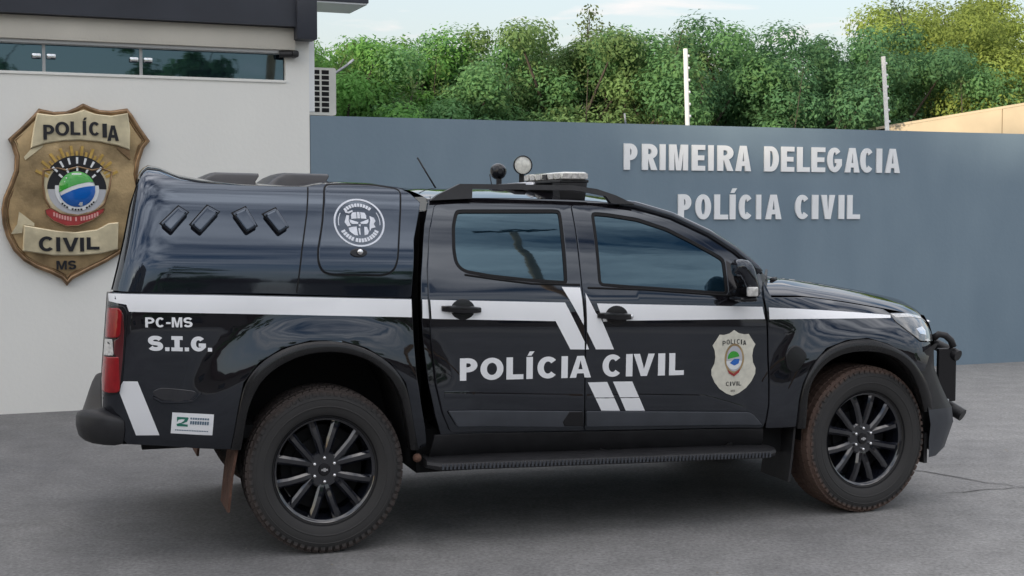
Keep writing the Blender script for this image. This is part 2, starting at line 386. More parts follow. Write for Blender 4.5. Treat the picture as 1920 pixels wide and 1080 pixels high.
def skin(name, outline, wf, m, parent, holes=(), off=0.0, thick=.018, bev=.003, spacing=.045, side=-1, ret=True):
    """a body panel: outline in (x, z), laid on the body side surface y = -wf(x, z), with rolled edges and smooth analytic normals"""
    step = spacing * .8
    loops = [densify(ccw(clean(outline)), step)] + [densify(ccw(clean(h)), step) for h in holes]
    inner = [clean(inset(loops[0], bev))] + [clean(inset(h, -bev)) for h in loops[1:]]
    P, T = fill(inner, spacing)
    def w3(x, z, d=0.0): return (x, side * (wf(x, z) + off - d), z)
    def nrm(x, z):
        e = .004; gx = (wf(x + e, z) - wf(x - e, z)) / (2 * e); gz = (wf(x, z + e) - wf(x, z - e)) / (2 * e)
        v = Vector((-gx, side, -gz)); return v.normalized()
    V = [w3(x, z) for x, z in P]; NN = [nrm(x, z) for x, z in P]
    F = [tuple(t) if side < 0 else tuple(t[::-1]) for t in T]
    if ret:
        for i, L in enumerate(loops):
            L = clean(L); n = len(L)
            sgn = 1 if i == 0 else -1
            I = inset(L, bev * sgn); k = len(V)
            for j in range(n):
                a = Vector(L[j - 1]); b = Vector(L[(j + 1) % n]); e = (b - a).normalized() if (b - a).length > 1e-9 else Vector((1, 0))
                o2 = Vector((e.y, 0, -e.x)) * sgn
                ns = nrm(*I[j])
                V.append(w3(*I[j])); NN.append(ns)
                V.append(w3(*L[j], bev * .8)); NN.append((ns + o2).normalized())
                V.append(w3(*L[j], bev * .8)); NN.append(o2)
                V.append(w3(*L[j], thick)); NN.append(o2)
            for j in range(n):
                a = k + 4 * j; b = k + 4 * ((j + 1) % n)
                for q in ((a, a + 1, b + 1, b), (a + 2, a + 3, b + 3, b + 2)):
                    if (side < 0) != (sgn < 0): F.append(q)
                    else: F.append(q[::-1])
    me = bpy.data.meshes.new(name); me.from_pydata(V, [], F); me.update(); me.shade_smooth()
    me.normals_split_custom_set_from_vertices([tuple(v) for v in NN])
    me.materials.append(m)
    o = bpy.data.objects.new(name, me); C.objects.link(o); o.parent = parent
    return o

# ------------------------------------------------------------------ heavy block lettering
def arc(cx, cz, rx, rz, a0, a1, n=16, p=2.05):
    out = []
    for k in range(n + 1):
        a = R(a0 + (a1 - a0) * k / n); c, s = math.cos(a), math.sin(a)
        out.append((cx + rx * math.copysign(abs(c) ** (2 / p), c), cz + rz * math.copysign(abs(s) ** (2 / p), s)))
    return out
def glyph(ch, w, h, t, slab=False):
    """loops groups [(outer, holes...)] of one capital in a box w x h, stem thickness t"""
    th = t * .74
    if ch == 'I':
        if slab: return [[[(0, 0), (w, 0), (w, th), ((w + t) / 2, th), ((w + t) / 2, h - th), (w, h - th), (w, h), (0, h), (0, h - th), ((w - t) / 2, h - th), ((w - t) / 2, th), (0, th)]]]
        return [[[(0, 0), (w, 0), (w, h), (0, h)]]]
    if ch == 'Í':
        hh = h * .80 if slab == 'in' else h
        return [[[(0, 0), (min(w, t), 0), (min(w, t), hh), (0, hh)]], [[(t * .15, hh + .06 * h), (t * .75, hh + .06 * h), (t * 1.25, hh + .25 * h), (t * .5, hh + .25 * h)]]]
    if ch == 'L': return [[[(0, 0), (w, 0), (w, th), (t, th), (t, h), (0, h)]]]
    if ch == 'E': return [[[(0, 0), (w, 0), (w, th), (t, th), (t, (h - th) / 2), (w * .93, (h - th) / 2), (w * .93, (h + th) / 2), (t, (h + th) / 2), (t, h - th), (w, h - th), (w, h), (0, h)]]]
    if ch == 'V': return [[[(w / 2 - t * .5, 0), (w / 2 + t * .5, 0), (w, h), (w - t * 1.05, h), (w / 2, t * 1.1), (t * 1.05, h), (0, h)]]]
    if ch == 'A':
        o = [(0, 0), (t * 1.02, 0), (w * .5 - (w * .5 - t * 1.02) * .80, h * .2), (w * .5 + (w * .5 - t * 1.02) * .80, h * .2), (w - t * 1.02, 0), (w, 0), (w / 2 + t * .55, h), (w / 2 - t * .55, h)]
        return [[o, [(w * .5 - (w * .5 - t) * .48, h * .39), (w * .5 + (w * .5 - t) * .48, h * .39), (w / 2, h * .80)]]]
    if ch == 'M': return [[[(0, 0), (t * .85, 0), (t * .85, h * .72), (w / 2 - t * .42, 0), (w / 2 + t * .42, 0), (w - t * .85, h * .72), (w - t * .85, 0), (w, 0), (w, h), (w - t * 1.2, h), (w / 2, h * .33), (t * 1.2, h), (0, h)]]]
    if ch == 'O': return [[arc(w / 2, h / 2, w / 2, h / 2, 0, 360, 32)[:-1], arc(w / 2, h / 2, w / 2 - t, h / 2 - th, 0, 360, 32)[:-1]]]
    if ch == 'D':
        return [[[(0, 0)] + arc(w * .45, h / 2, w * .55, h / 2, -90, 90, 18) + [(0, h)], [(t, th)] + arc(w * .45, h / 2, w * .55 - t, h / 2 - th, -90, 90, 18) + [(t, h - th)]]]
    if ch == 'C': return [[arc(w / 2, h / 2, w / 2, h / 2, 42, 318, 28) + arc(w / 2, h / 2, w / 2 - t, h / 2 - th, 318, 42, 28)]]
    if ch == 'G':
        return [[arc(w / 2, h / 2, w / 2, h / 2, 42, 318, 28) + [(w, h * .28), (w, h * .54), (w * .52, h * .54), (w * .52, h * .54 - th * .9), (w - t, h * .54 - th * .9), (w - t, h * .24)] + arc(w / 2, h / 2, w / 2 - t, h / 2 - th, 312, 42, 26)]]
    if ch in 'PR':
        b = h * (.37 if ch == 'P' else .42); c = w * .45
        o = arc(c, h - (h - b) / 2, w - c, (h - b) / 2, -90, 90, 14)
        hole = [(t, b + th)] + arc(c, h - (h - b) / 2, w - c - t, (h - b) / 2 - th, -90, 90, 12) + [(t, h - th)]
        if ch == 'P': return [[[(0, 0), (t, 0), (t, b)] + o + [(0, h)], hole]]
        return [[[(0, 0), (t, 0), (t, b), (w * .40, b), (w - t * 1.06, 0), (w, 0), (w * .72, b * 1.05)] + o[2:] + [(0, h)], hole]]
    if ch == 'S':
        rz = (h - th) / 4; rx = (w - t) / 2
        cl = arc(w / 2, h - th / 2 - rz, rx, rz, 18, 270, 16, 2.1) + arc(w / 2, th / 2 + rz, rx, rz, 90, -162, 16, 2.1)[1:]
        L = []; Rr = []
        for i, p in enumerate(cl):
            a = Vector(cl[max(0, i - 1)]); b = Vector(cl[min(len(cl) - 1, i + 1)]); d = (b - a).normalized(); nn = Vector((-d.y, d.x)) * (t * .5 * abs(d.y) + th * .5 * (1 - abs(d.y)))
            L.append((p[0] + nn.x, p[1] + nn.y)); Rr.append((p[0] - nn.x, p[1] - nn.y))
        return [[L + Rr[::-1]]]
    if ch == '-': return [[[(0, h * .33), (w, h * .33), (w, h * .33 + th), (0, h * .33 + th)]]]
    if ch == '.': return [[[(0, 0), (w, 0), (w, th), (0, th)]]]
    return []
def shift_loops(groups, x, z, skew=0.0):
    return [[[(px + x, pz + z + (px) * skew) for px, pz in L] for L in g] for g in groups]

def decal(name, groups, wf, m, parent, off=.003, spacing=.05):
    """thin print or vinyl that follows the body surface (all groups in one object)"""
    mb = MB(); NN = []
    for g in groups:
        loops = [densify(ccw(clean(g[0])), spacing * .8)] + [densify(ccw(clean(h)), spacing * .8) for h in g[1:]]
        P, T = fill(loops, spacing)
        mb.add([(x, -(wf(x, z) + off), z) for x, z in P], [tuple(t) for t in T])
        for x, z in P:
            e = .004; NN.append(Vector((-(wf(x + e, z) - wf(x - e, z)) / (2 * e), -1, -(wf(x, z + e) - wf(x, z - e)) / (2 * e))).normalized())
    me = bpy.data.meshes.new(name); me.from_pydata(mb.v, [], mb.f); me.update(); me.shade_smooth()
    me.normals_split_custom_set_from_vertices([tuple(v) for v in NN])
    me.materials.append(m); o = bpy.data.objects.new(name, me); C.objects.link(o); o.parent = parent
    return o
# ------------------------------------------------------------------ body side surfaces of the pickup: half width by position along and height
def _interp(tab,x):
    if x<=tab[0][0]: return tab[0][1]
    for i in range(len(tab)-1):
        x0,y0=tab[i]; x1,y1=tab[i+1]
        if x<=x1:
            # monotone-ish cubic hermite
            def sl(j):
                if j==0: return (tab[1][1]-tab[0][1])/(tab[1][0]-tab[0][0])
                if j==len(tab)-1: return (tab[-1][1]-tab[-2][1])/(tab[-1][0]-tab[-2][0])
                return (tab[j+1][1]-tab[j-1][1])/(tab[j+1][0]-tab[j-1][0])
            h=x1-x0; t=(x-x0)/h; m0=sl(i)*h; m1=sl(i+1)*h
            return (2*t**3-3*t*t+1)*y0+(t**3-2*t*t+t)*m0+(-2*t**3+3*t*t)*y1+(t**3-t*t)*m1
    return tab[-1][1]
RAKE=.028; WBASE=2.86
CAB=[(.30,.74),(.38,.80),(.45,.855),(.52,.89),(.62,.914),(.75,.928),(.88,.935),(.98,.937),(1.05,.937),(1.10,.935),(1.15,.931),(1.20,.923),(1.235,.911),(1.265,.900),(1.30,.886),(1.36,.861),(1.45,.820),(1.55,.767),(1.62,.723),(1.66,.692),(1.70,.640),(1.74,.56)]
FEN=[(.30,.74),(.38,.80),(.45,.855),(.52,.89),(.62,.914),(.75,.929),(.88,.936),(1.02,.932),(1.08,.922),(1.12,.906),(1.16,.880),(1.20,.838),(1.235,.78),(1.265,.70),(1.29,.55),(1.305,.35),(1.318,.0)]
TAPF=[(2.80,1.0),(2.95,.997),(3.08,.988),(3.17,.972),(3.25,.942),(3.315,.898),(3.37,.835),(3.41,.75),(3.44,.65),(3.46,.52)]
def droop(x): return .145*max(0.,x-2.5)**1.3
TAPR=[(0,.84),(.005,.885),(.014,.925),(.03,.957),(.055,.978),(.09,.991),(.14,.998),(.18,1.0)]
def smooth(t):
    t=max(0.,min(1.,t)); return t*t*(3-2*t)
def bulge(x,z):
    b=0.
    for cx,cz,r0 in ((0.,.42,.50),(WBASE,.40,.47)):
        d=math.hypot((x-cx)*.95,z-cz)
        t=1-(d-r0)/.26
        if t>0: b+=.040*smooth(t)*smooth((1.16-(z+RAKE*x))/.14)
    return b
def bedx(z): return -.988+.085*max(0.,min(.5,z-.84))
def _ends(x,z,a):
    if x>2.80: a*=_interp(TAPF,min(x,3.46))
    if x<-.7: a*=_interp(TAPR,max(0.,x-bedx(z)))
    return a
def w_cab(x,z):
    return _interp(CAB,z+RAKE*x)+bulge(x,z)
def w_body(x,z):
    zr=z+RAKE*x
    a=_interp(CAB,zr)
    k=smooth((x-2.25)/.5)
    if k>0: a=a*(1-k)+_interp(FEN,zr+droop(x))*k
    return _ends(x,z,a+bulge(x,z))
CAN=[(1.10,.910),(1.16,.909),(1.22,.907),(1.28,.904),(1.34,.897),(1.40,.881),(1.46,.857),(1.55,.815),(1.62,.778),(1.68,.734),(1.72,.686),(1.75,.63),(1.78,.54)]
TAPC=[(0,.80),(.008,.855),(.022,.908),(.045,.951),(.075,.977),(.11,.991),(.16,.998),(.21,1.0)]
def canx(z): # rear edge of canopy at height z
    return -.935+(z-1.23)*.24
def w_can(x,z):
    a=_interp(CAN,z+RAKE*x*.6)
    d=x-canx(z)
    if d<.21: a*=_interp(TAPC,max(0,d))
    return a
TRUCK = {
    'can_outline': [(-0.796,1.746),(-0.782,1.761),(-0.764,1.771),(-0.708,1.76),(-0.617,1.73),(-0.522,1.718),(-0.353,1.709),(-0.181,1.705),(-0.043,1.704),(0.032,1.717),(0.128,1.723),(0.283,1.718),(0.396,1.703),(0.449,1.675),(0.493,1.629),(0.469,1.553),(0.438,1.452),(0.42,1.328),(0.42,1.216),(0.417,1.186),(-0.262,1.213),(-0.921,1.233),(-0.889,1.346),(-0.861,1.459),(-0.829,1.615),(-0.81,1.713)],
    'can_seam': [(-0.038,1.701),(-0.059,1.578),(-0.096,1.407),(-0.126,1.216)],
    'can_door': [(0.041,1.714),(0.009,1.529),(-0.022,1.407),(-0.023,1.346),(-0.004,1.309),(0.033,1.296),(0.283,1.288),(0.33,1.309),(0.35,1.354),(0.369,1.478),(0.406,1.693),(0.281,1.713),(0.127,1.717)],
    'can_handle': [(0.167,1.395)],
    'can_logo': [(0.182,1.534),(0.062,1.536),(0.303,1.533),(0.194,1.646),(0.172,1.425)],
    'vent1': [(-0.728,1.533),(-0.64,1.617),(-0.592,1.584),(-0.679,1.488)],
    'vent2': [(-0.598,1.528),(-0.512,1.62),(-0.454,1.586),(-0.55,1.485)],
    'vent3': [(-0.407,1.581),(-0.337,1.613),(-0.288,1.52),(-0.346,1.486)],
    'vent4': [(-0.269,1.576),(-0.2,1.608),(-0.146,1.515),(-0.2,1.481)],
    'bed_outline': [(-0.928,1.231),(-0.502,1.216),(0.41,1.179),(0.413,1.105),(0.415,0.98),(0.422,0.832),(0.445,0.68),(0.466,0.576),(0.481,0.482),(0.437,0.463),(-0.432,0.511),(-0.673,0.533),(-0.879,0.556),(-0.899,0.684),(-0.913,0.792),(-0.891,0.97),(-0.872,1.134),(-0.88,1.181),(-0.942,1.186)],
    'stripe_bed': [(-0.93,1.231),(-0.502,1.216),(0.41,1.179),(0.41,1.092),(-0.267,1.123),(-0.872,1.148),(-0.883,1.178),(-0.942,1.188)],
    'flare_r_out': [(-0.432,0.511),(-0.401,0.702),(-0.377,0.818),(-0.307,0.907),(-0.202,0.969),(-0.075,0.999),(0.068,0.995),(0.186,0.957),(0.296,0.887),(0.369,0.79),(0.394,0.68),(0.416,0.553),(0.442,0.462)],
    'flare_r_in': [(-0.387,0.509),(-0.375,0.617),(-0.356,0.722),(-0.296,0.837),(-0.205,0.904),(-0.076,0.946),(0.066,0.947),(0.185,0.91),(0.283,0.84),(0.345,0.73),(0.373,0.607),(0.401,0.465)],
    'tail_h': [(-0.962,1.169),(-0.892,1.176),(-0.872,1.148),(-0.882,1.064),(-0.891,0.967),(-0.901,0.863),(-0.916,0.787),(-0.994,0.773),(-0.998,0.95),(-0.983,1.024)],
    'pcms': [(-0.801,1.076),(-0.596,1.071),(-0.8,1.121),(-0.595,1.116)],
    'sig': [(-0.791,0.972),(-0.516,0.959),(-0.785,1.041),(-0.515,1.026)],
    'chev': [(-0.897,0.84),(-0.836,0.838),(-0.744,0.59),(-0.845,0.594),(-0.918,0.802)],
    'sticker': [(-0.688,0.693),(-0.509,0.68),(-0.516,0.584),(-0.696,0.598)],
    'recess': [(-0.775,0.788),(-0.74,0.806),(-0.648,0.795),(-0.579,0.784),(-0.614,0.742),(-0.718,0.745),(-0.759,0.763)],
    'cab_rear': [(0.553,1.629),(0.515,1.527),(0.493,1.421),(0.468,1.277),(0.459,1.176),(0.459,1.079),(0.468,0.929),(0.485,0.779),(0.519,0.625),(0.55,0.532)],
    'rdoor': [(0.578,1.619),(0.701,1.627),(0.949,1.627),(1.287,1.62),(1.283,1.498),(1.276,1.357),(1.27,1.208),(1.277,0.955),(1.277,0.745),(1.285,0.508),(0.599,0.537),(0.554,0.636),(0.52,0.777),(0.502,0.977),(0.492,1.153),(0.502,1.326),(0.535,1.501)],
    'fdoor': [(1.287,1.62),(1.401,1.615),(1.599,1.593),(1.763,1.547),(1.921,1.465),(2.077,1.359),(2.195,1.272),(2.234,1.239),(2.246,1.143),(2.261,1.035),(2.272,0.762),(2.272,0.598),(2.257,0.478),(1.285,0.508),(1.277,0.745),(1.277,0.955),(1.27,1.208),(1.276,1.357),(1.283,1.498)],
    'cab_top': [(0.552,1.647),(0.627,1.653),(0.959,1.654),(1.298,1.647),(1.44,1.639),(1.637,1.618),(1.828,1.563),(2.014,1.473),(2.144,1.386),(2.246,1.296),(2.259,1.271)],
    'rwin': [(0.681,1.578),(0.699,1.585),(1.209,1.585),(1.214,1.572),(1.189,1.245),(1.178,1.243),(1.009,1.256),(0.814,1.279),(0.681,1.304),(0.648,1.337),(0.643,1.399),(0.656,1.511)],
    'fwin': [(1.393,1.566),(1.406,1.572),(1.477,1.566),(1.631,1.542),(1.779,1.493),(1.906,1.428),(2.012,1.368),(2.06,1.338),(2.049,1.173),(1.827,1.193),(1.512,1.217),(1.369,1.23)],
    'sail': [(2.075,1.338),(2.193,1.264),(2.228,1.21),(2.211,1.152),(2.06,1.165)],
    'stripe_rd': [(0.459,1.176),(1.175,1.146),(1.277,0.947),(1.277,0.915),(1.197,0.918),(1.121,1.057),(0.495,1.083),(0.461,1.089)],
    'stripe_rd2': [(1.161,1.222),(1.26,1.216),(1.265,1.162),(1.272,1.059),(1.271,1.03)],
    'stripe_fd0': [(1.282,0.944),(1.294,0.915),(1.278,0.915)],
    'stripe_fd1': [(1.275,1.201),(1.331,1.091),(1.358,1.062),(1.425,0.911),(1.33,0.914),(1.277,1.015),(1.275,1.085)],
    'stripe_fd2': [(1.338,1.138),(2.264,1.102),(2.264,1.04),(1.527,1.05),(1.369,1.049)],
    'low1r': [(1.291,0.752),(1.392,0.751),(1.466,0.603),(1.367,0.608)],
    'low2r': [(1.423,0.751),(1.525,0.748),(1.6,0.597),(1.497,0.602)],
    'text_pol': [(0.64,0.785),(1.307,0.776),(0.64,0.892),(1.283,0.884)],
    'text_civ': [(1.366,0.778),(1.807,0.773),(1.364,0.889),(1.795,0.886)],
    'badge': [(2.068,0.988),(2.09,0.655),(1.954,0.924),(2.191,0.923),(1.965,0.794),(2.203,0.783)],
    'mold_r': [(0.576,0.646),(1.271,0.609),(1.277,0.528),(0.627,0.566)],
    'mold_f': [(1.285,0.61),(2.172,0.565),(2.198,0.549),(2.246,0.495),(1.291,0.53)],
    'crease': [(0.524,0.729),(1.271,0.681),(1.926,0.654),(2.154,0.575)],
    'handle_r': [(0.55,1.132),(0.744,1.12),(0.657,1.124),(0.608,1.125),(0.707,1.123)],
    'handle_f': [(1.333,1.083),(1.525,1.066),(1.44,1.076),(1.381,1.077),(1.496,1.069)],
    'sill': [(0.599,0.537),(1.285,0.508),(2.257,0.478),(2.296,0.397),(1.033,0.437),(0.484,0.463)],
    'stepline': [(0.457,0.47),(2.276,0.431),(0.475,0.367),(2.326,0.326)],
    'fender': [(2.249,1.255),(2.252,1.143),(2.267,1.035),(2.277,0.762),(2.277,0.598),(2.265,0.478),(2.444,0.48),(2.44,0.624),(2.457,0.704),(2.501,0.796),(2.592,0.883),(2.712,0.921),(2.836,0.928),(2.956,0.894),(3.086,0.828),(3.164,0.742),(3.206,0.756),(3.171,0.898),(3.101,0.951),(3.053,1.006),(3.062,1.05),(2.847,1.107),(2.653,1.142),(2.431,1.177),(2.296,1.222)],
    'stripe_f': [(2.27,1.099),(2.466,1.086),(2.804,1.059),(3.05,1.035),(3.04,1.021),(2.787,1.028),(2.459,1.035),(2.274,1.038)],
    'flare_f_out': [(2.439,0.471),(2.44,0.624),(2.457,0.704),(2.501,0.796),(2.592,0.883),(2.712,0.921),(2.836,0.928),(2.956,0.894),(3.086,0.828),(3.164,0.742),(3.242,0.639),(3.299,0.522)],
    'flare_f_in': [(2.486,0.469),(2.478,0.65),(2.502,0.73),(2.588,0.818),(2.707,0.861),(2.843,0.865),(2.987,0.832),(3.086,0.761),(3.16,0.646),(3.221,0.517)],
    'oval': [(2.363,0.869),(2.426,0.913),(2.49,0.853),(2.44,0.786),(2.406,0.76),(2.367,0.787)],
    'headlight': [(3.052,1.045),(3.19,1.041),(3.297,1.023),(3.331,0.986),(3.323,0.94),(3.289,0.889),(3.184,0.897),(3.105,0.956),(3.053,1.006)],
    'bump_f': [(3.164,0.742),(3.206,0.756),(3.262,0.864),(3.305,0.859),(3.328,0.715),(3.626,0.539),(3.68,0.46),(3.675,0.364),(3.65,0.321),(3.468,0.315),(3.264,0.359),(3.221,0.517)],
}
WALL = {
    'shield': [(-3.6523,2.4361),(-3.7133,2.3996),(-3.7806,2.3699),(-3.8737,2.3633),(-3.9855,2.3879),(-4.0325,2.3288),(-4.1258,2.2303),(-4.2183,2.1433),(-4.1934,2.0916),(-4.1716,2.0095),(-4.1776,1.8993),(-4.2187,1.7889),(-4.2594,1.6924),(-4.2768,1.596),(-4.2699,1.4858),(-4.2458,1.3892),(-4.1959,1.2781),(-4.119,1.1939),(-4.028,1.1369),(-3.9228,1.0933),(-3.8435,1.0498),(-3.7976,0.9898),(-3.7469,1.048),(-3.6269,1.1094),(-3.4895,1.1781),(-3.3646,1.2548),(-3.2665,1.3394),(-3.2094,1.439),(-3.187,1.539),(-3.1895,1.6532),(-3.2185,1.7672),(-3.2377,1.8809),(-3.2223,1.9806),(-3.1889,2.0805),(-3.1365,2.1455),(-3.2114,2.2505),(-3.2789,2.3621),(-3.3127,2.4063),(-3.4432,2.3831),(-3.5248,2.3865),(-3.5921,2.4071)],
    'ban_up': [(-3.9994,2.3434),(-3.8743,2.3301),(-3.7409,2.3473),(-3.6533,2.3775),(-3.5661,2.3476),(-3.444,2.3367),(-3.3175,2.3611),(-3.3018,2.2202),(-3.3081,2.0715),(-3.4066,2.1052),(-3.5425,2.1309),(-3.6774,2.1396),(-3.8113,2.133),(-3.9444,2.1097),(-4.0529,2.0706),(-4.0277,2.2325)],
    'fold_ul': [(-3.9578,2.0984),(-3.9647,2.0817),(-4.0913,1.9803),(-4.1013,2.0036),(-4.0478,2.0665)],
    'fold_ur': [(-3.4067,2.0981),(-3.3081,2.0715),(-3.3011,1.9909),(-3.4001,2.0771)],
    'ban_lo': [(-4.1137,1.4783),(-4.0221,1.4599),(-3.8635,1.4312),(-3.7298,1.4206),(-3.5672,1.4409),(-3.4778,1.49),(-3.4023,1.4968),(-3.4124,1.2838),(-3.5431,1.2497),(-3.7195,1.2377),(-3.8936,1.2398),(-4.0257,1.2623),(-4.124,1.2773)],
    'fold_ll': [(-4.1445,1.5822),(-4.0347,1.4919),(-4.0351,1.4683),(-4.1136,1.4825),(-4.1254,1.416),(-4.2064,1.4096),(-4.1593,1.4854)],
    'bl0': [(-3.957,2.1394),(-3.8757,2.2545)],
    'bl1': [(-3.8692,2.1715),(-3.7643,2.28)],
    'bl2': [(-3.7551,2.1804),(-3.6818,2.2844)],
    'bl3': [(-3.6634,2.1818),(-3.6252,2.3168)],
    'bl4': [(-3.6162,2.1765),(-3.5312,2.2855)],
    'bl5': [(-3.5148,2.1642),(-3.4812,2.2727)],
    'bl6': [(-3.4789,2.1391),(-3.3905,2.2605)],
    'cl0': [(-4.0057,1.2732),(-3.8883,1.3894)],
    'cl1': [(-3.877,1.2718),(-3.8471,1.3821)],
    'cl2': [(-3.829,1.2713),(-3.709,1.3783)],
    'cl3': [(-3.6987,1.2699),(-3.6685,1.378)],
    'cl4': [(-3.6485,1.2834),(-3.5519,1.38)],
    'ms': [(-3.8755,1.1275),(-3.7267,1.2096),(-3.7993,1.1263),(-3.7871,1.2104)],
    'crest': [(-3.9595,1.899),(-3.9665,1.7843),(-3.9509,1.6793),(-3.9115,1.607),(-3.84,1.5675),(-3.7073,1.5508),(-3.579,1.5839),(-3.5106,1.6406),(-3.47,1.7608),(-3.4485,1.8944),(-3.5222,1.9216),(-3.5994,1.9062),(-3.7009,1.9315),(-3.79,1.9041),(-3.859,1.9198)],
    'globe': [(-3.7133,1.7573),(-3.5755,1.7581),(-3.7109,1.8959)],
    'sunc': [(-3.7102,1.7447),(-3.7043,2.0973),(-3.4662,1.746)],
    'ribbon': [(-3.9537,1.5939),(-3.9083,1.6123),(-3.84,1.5675),(-3.7455,1.5462),(-3.6434,1.5593),(-3.566,1.5939),(-3.5079,1.6086),(-3.5181,1.5739),(-3.6058,1.514),(-3.7086,1.4731),(-3.7975,1.4682),(-3.8913,1.5082),(-3.9469,1.5577)],
    'ribt': [(-3.903,1.5609),(-3.8029,1.5211),(-3.7461,1.5111),(-3.5794,1.5606)],
    'swoosh': [(-3.8533,1.706),(-3.7798,1.7591),(-3.6906,1.7861),(-3.5756,1.7968)],
    'row1': [('P',1.096,1.247),('R',1.283,1.455),('I',1.468,1.541),('M',1.566,1.778),('E',1.806,1.961),('I',1.984,2.053),('R',2.082,2.267),('A',2.279,2.461),('D',2.597,2.771),('E',2.786,2.946),('L',2.967,3.123),('E',3.132,3.301),('G',3.313,3.494),('A',3.519,3.704),('C',3.698,3.873),('I',3.892,3.972),('A',3.998,4.188)],
    'row2': [('P',1.663,1.816),('O',1.847,2.028),('L',2.051,2.214),('Í',2.22,2.296),('C',2.319,2.487),('I',2.511,2.579),('A',2.615,2.807),('C',2.949,3.129),('I',3.142,3.228),('V',3.246,3.42),('I',3.451,3.53),('L',3.552,3.716)],
    'door_text': [('P',0.64,0.727),('O',0.742,0.857),('L',0.872,0.958),('Í',0.973,1.009),('C',1.029,1.137),('I',1.152,1.185),('A',1.196,1.306),('C',1.366,1.472),('I',1.49,1.525),('V',1.53,1.643),('I',1.662,1.7),('L',1.722,1.803)],
}
T_TEXT = WALL['door_text']
M['badge'] = mat('pale_gold_badge', (0.66, 0.64, 0.55), 0.4, noise=(30, .15))
# ------------------------------------------------------------------ ground
gb = MB(); gb.grid([[(x, y, 0) for x in (-300, -60, -15, 0, 15, 60, 300)] for y in (-300, -60, -15, 0, 15, 30, 60, 300)])
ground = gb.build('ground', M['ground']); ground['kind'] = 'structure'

WALL_Y = lambda x: 12.37 + .404 * x
def crack(name, pts, w):
    rows = []
    for i, (x, y) in enumerate(pts):
        a = Vector(pts[max(0, i - 1)]); b = Vector(pts[min(len(pts) - 1, i + 1)]); d = (b - a).normalized(); k = w * (.35 + .65 * math.sin(math.pi * (i + .4) / len(pts))); rows.append([(x - d.y * k, y + d.x * k, .004), (x + d.y * k, y - d.x * k, .004)])
    mb = MB(); mb.grid(rows); o = mb.build(name, M['crack'], None); o['kind'] = 'structure'
M['crack'] = mat('crack_filling', (0.075, 0.072, 0.070), 0.9)
rng_c = random.Random(5)
def wander(x0, y0, x1, y1, n, amp): return [(x0 + (x1 - x0) * k / n + rng_c.uniform(-amp, amp), y0 + (y1 - y0) * k / n + rng_c.uniform(-amp, amp)) for k in range(n + 1)]
crack('pavement_crack', wander(2.05, 8.95, 2.9, 7.9, 16, .025), .007); crack('pavement_crack', wander(2.9, 7.9, 3.4, 7.62, 9, .02), .008); crack('pavement_crack', wander(2.9, 7.9, 2.45, 7.72, 8, .015), .005)

rs = np.random.default_rng(9); lb_ = MB()
for _ in range(110):                                          # grit and bits of leaf lying about the yard
    x, y = rs.uniform(-3.6, 5.2), rs.uniform(5.2, 12.5); s_ = rs.uniform(.004, .013); a = rs.uniform(0, 6)
    if y > WALL_Y(x) - .05: continue
    lb_.add([(x + s_ * math.cos(a + k * 1.571) * (1 if k % 2 else .6), y + s_ * math.sin(a + k * 1.571) * (1 if k % 2 else .6), .001 + (s_ * .1 if k == 1 else 0)) for k in range(4)] + [(x, y, s_ * .6)], [(0, 1, 4), (1, 2, 4), (2, 3, 4), (3, 0, 4)])
grit = lb_.build('ground_litter', mat('dry_litter', (0.30, 0.26, 0.20), 0.9, noise=(3, .6)), None); grit['kind'] = 'stuff'; grit['label'] = 'scattered grit and dry leaf bits on the paved yard'; grit['category'] = 'litter'

# ------------------------------------------------------------------ walls (local frame: x along the wall, -y towards the street, z up)
WZ0 = 12.37; WROT = math.atan(.404); WLOC = (0, WZ0, 0)
UX0 = -1.83                      # where the white station ends and the grey wall begins

def slab(name, m, parent, x0, x1, y0, y1, z0, z1, bev=0.0):
    mb = MB(); mb.box(x0, x1, y0, y1, z0, z1, bev=bev); return mb.build(name, m, parent, smooth=bev > 0, angle=40)

grey = thing('boundary_wall', 'long blue grey painted boundary wall behind the pickup with white raised lettering', 'wall', WLOC, WROT)
wb = MB(); rows = []
for z in np.linspace(0, 2.386, 9): rows.append([(x, 0, z) for x in np.linspace(UX0 + .005, 13.0, 40)])
wb.grid(rows)
wb.add([(UX0 + .005, 0, 2.386), (13, 0, 2.386), (13, .17, 2.386), (UX0 + .005, .17, 2.386)], [(0, 1, 2, 3)])
wb.add([(UX0 + .005, .17, 0), (13, .17, 0), (13, .17, 2.386), (UX0 + .005, .17, 2.386)], [(1, 0, 3, 2)])
wb.add([(13, 0, 0), (13, .17, 0), (13, .17, 2.386), (13, 0, 2.386)], [(0, 1, 2, 3)])
wb.build('wall_face', M['grey_wall'], grey)

station = thing('police_station', 'white plastered station building at left with dark eave and strip of high windows', 'building', WLOC, WROT)
# front wall with a strip window opening
ZW0, ZW1, XW1 = 2.672, 2.888, -2.03
wall_mb = prism([[(-9.0, 0), (UX0, 0), (UX0, 3.35), (-9.0, 3.35)], [(-8.6, ZW0), (XW1, ZW0), (XW1, ZW1), (-8.6, ZW1)]], 0.0, .16)
wall_mb.build('front_wall', M['white_wall'], station)
slab('side_wall', M['white_wall'], station, UX0 - .16, UX0 + .0, .163, 6.0, 0, 3.35)
slab('back_room', M['matte'], station, -8.9, UX0 - .17, .6, .62, .0, 3.3)
slab('corner_strip', M['white'], station, UX0 + .004, UX0 + .05, .02, .08, 2.42, 3.32)
slab('lintel', M['beige'], station, -9.0, -1.96, -.06, -.002, 2.915, 3.098, bev=.006)
slab('lintel_drip', M['alu'], station, -9.0, -1.99, -.03, -.003, 2.889, 2.9145)
slab('eave_fascia', M['navy'], station, -9.0, -1.965, -.14, -.002, 3.1, 3.6)
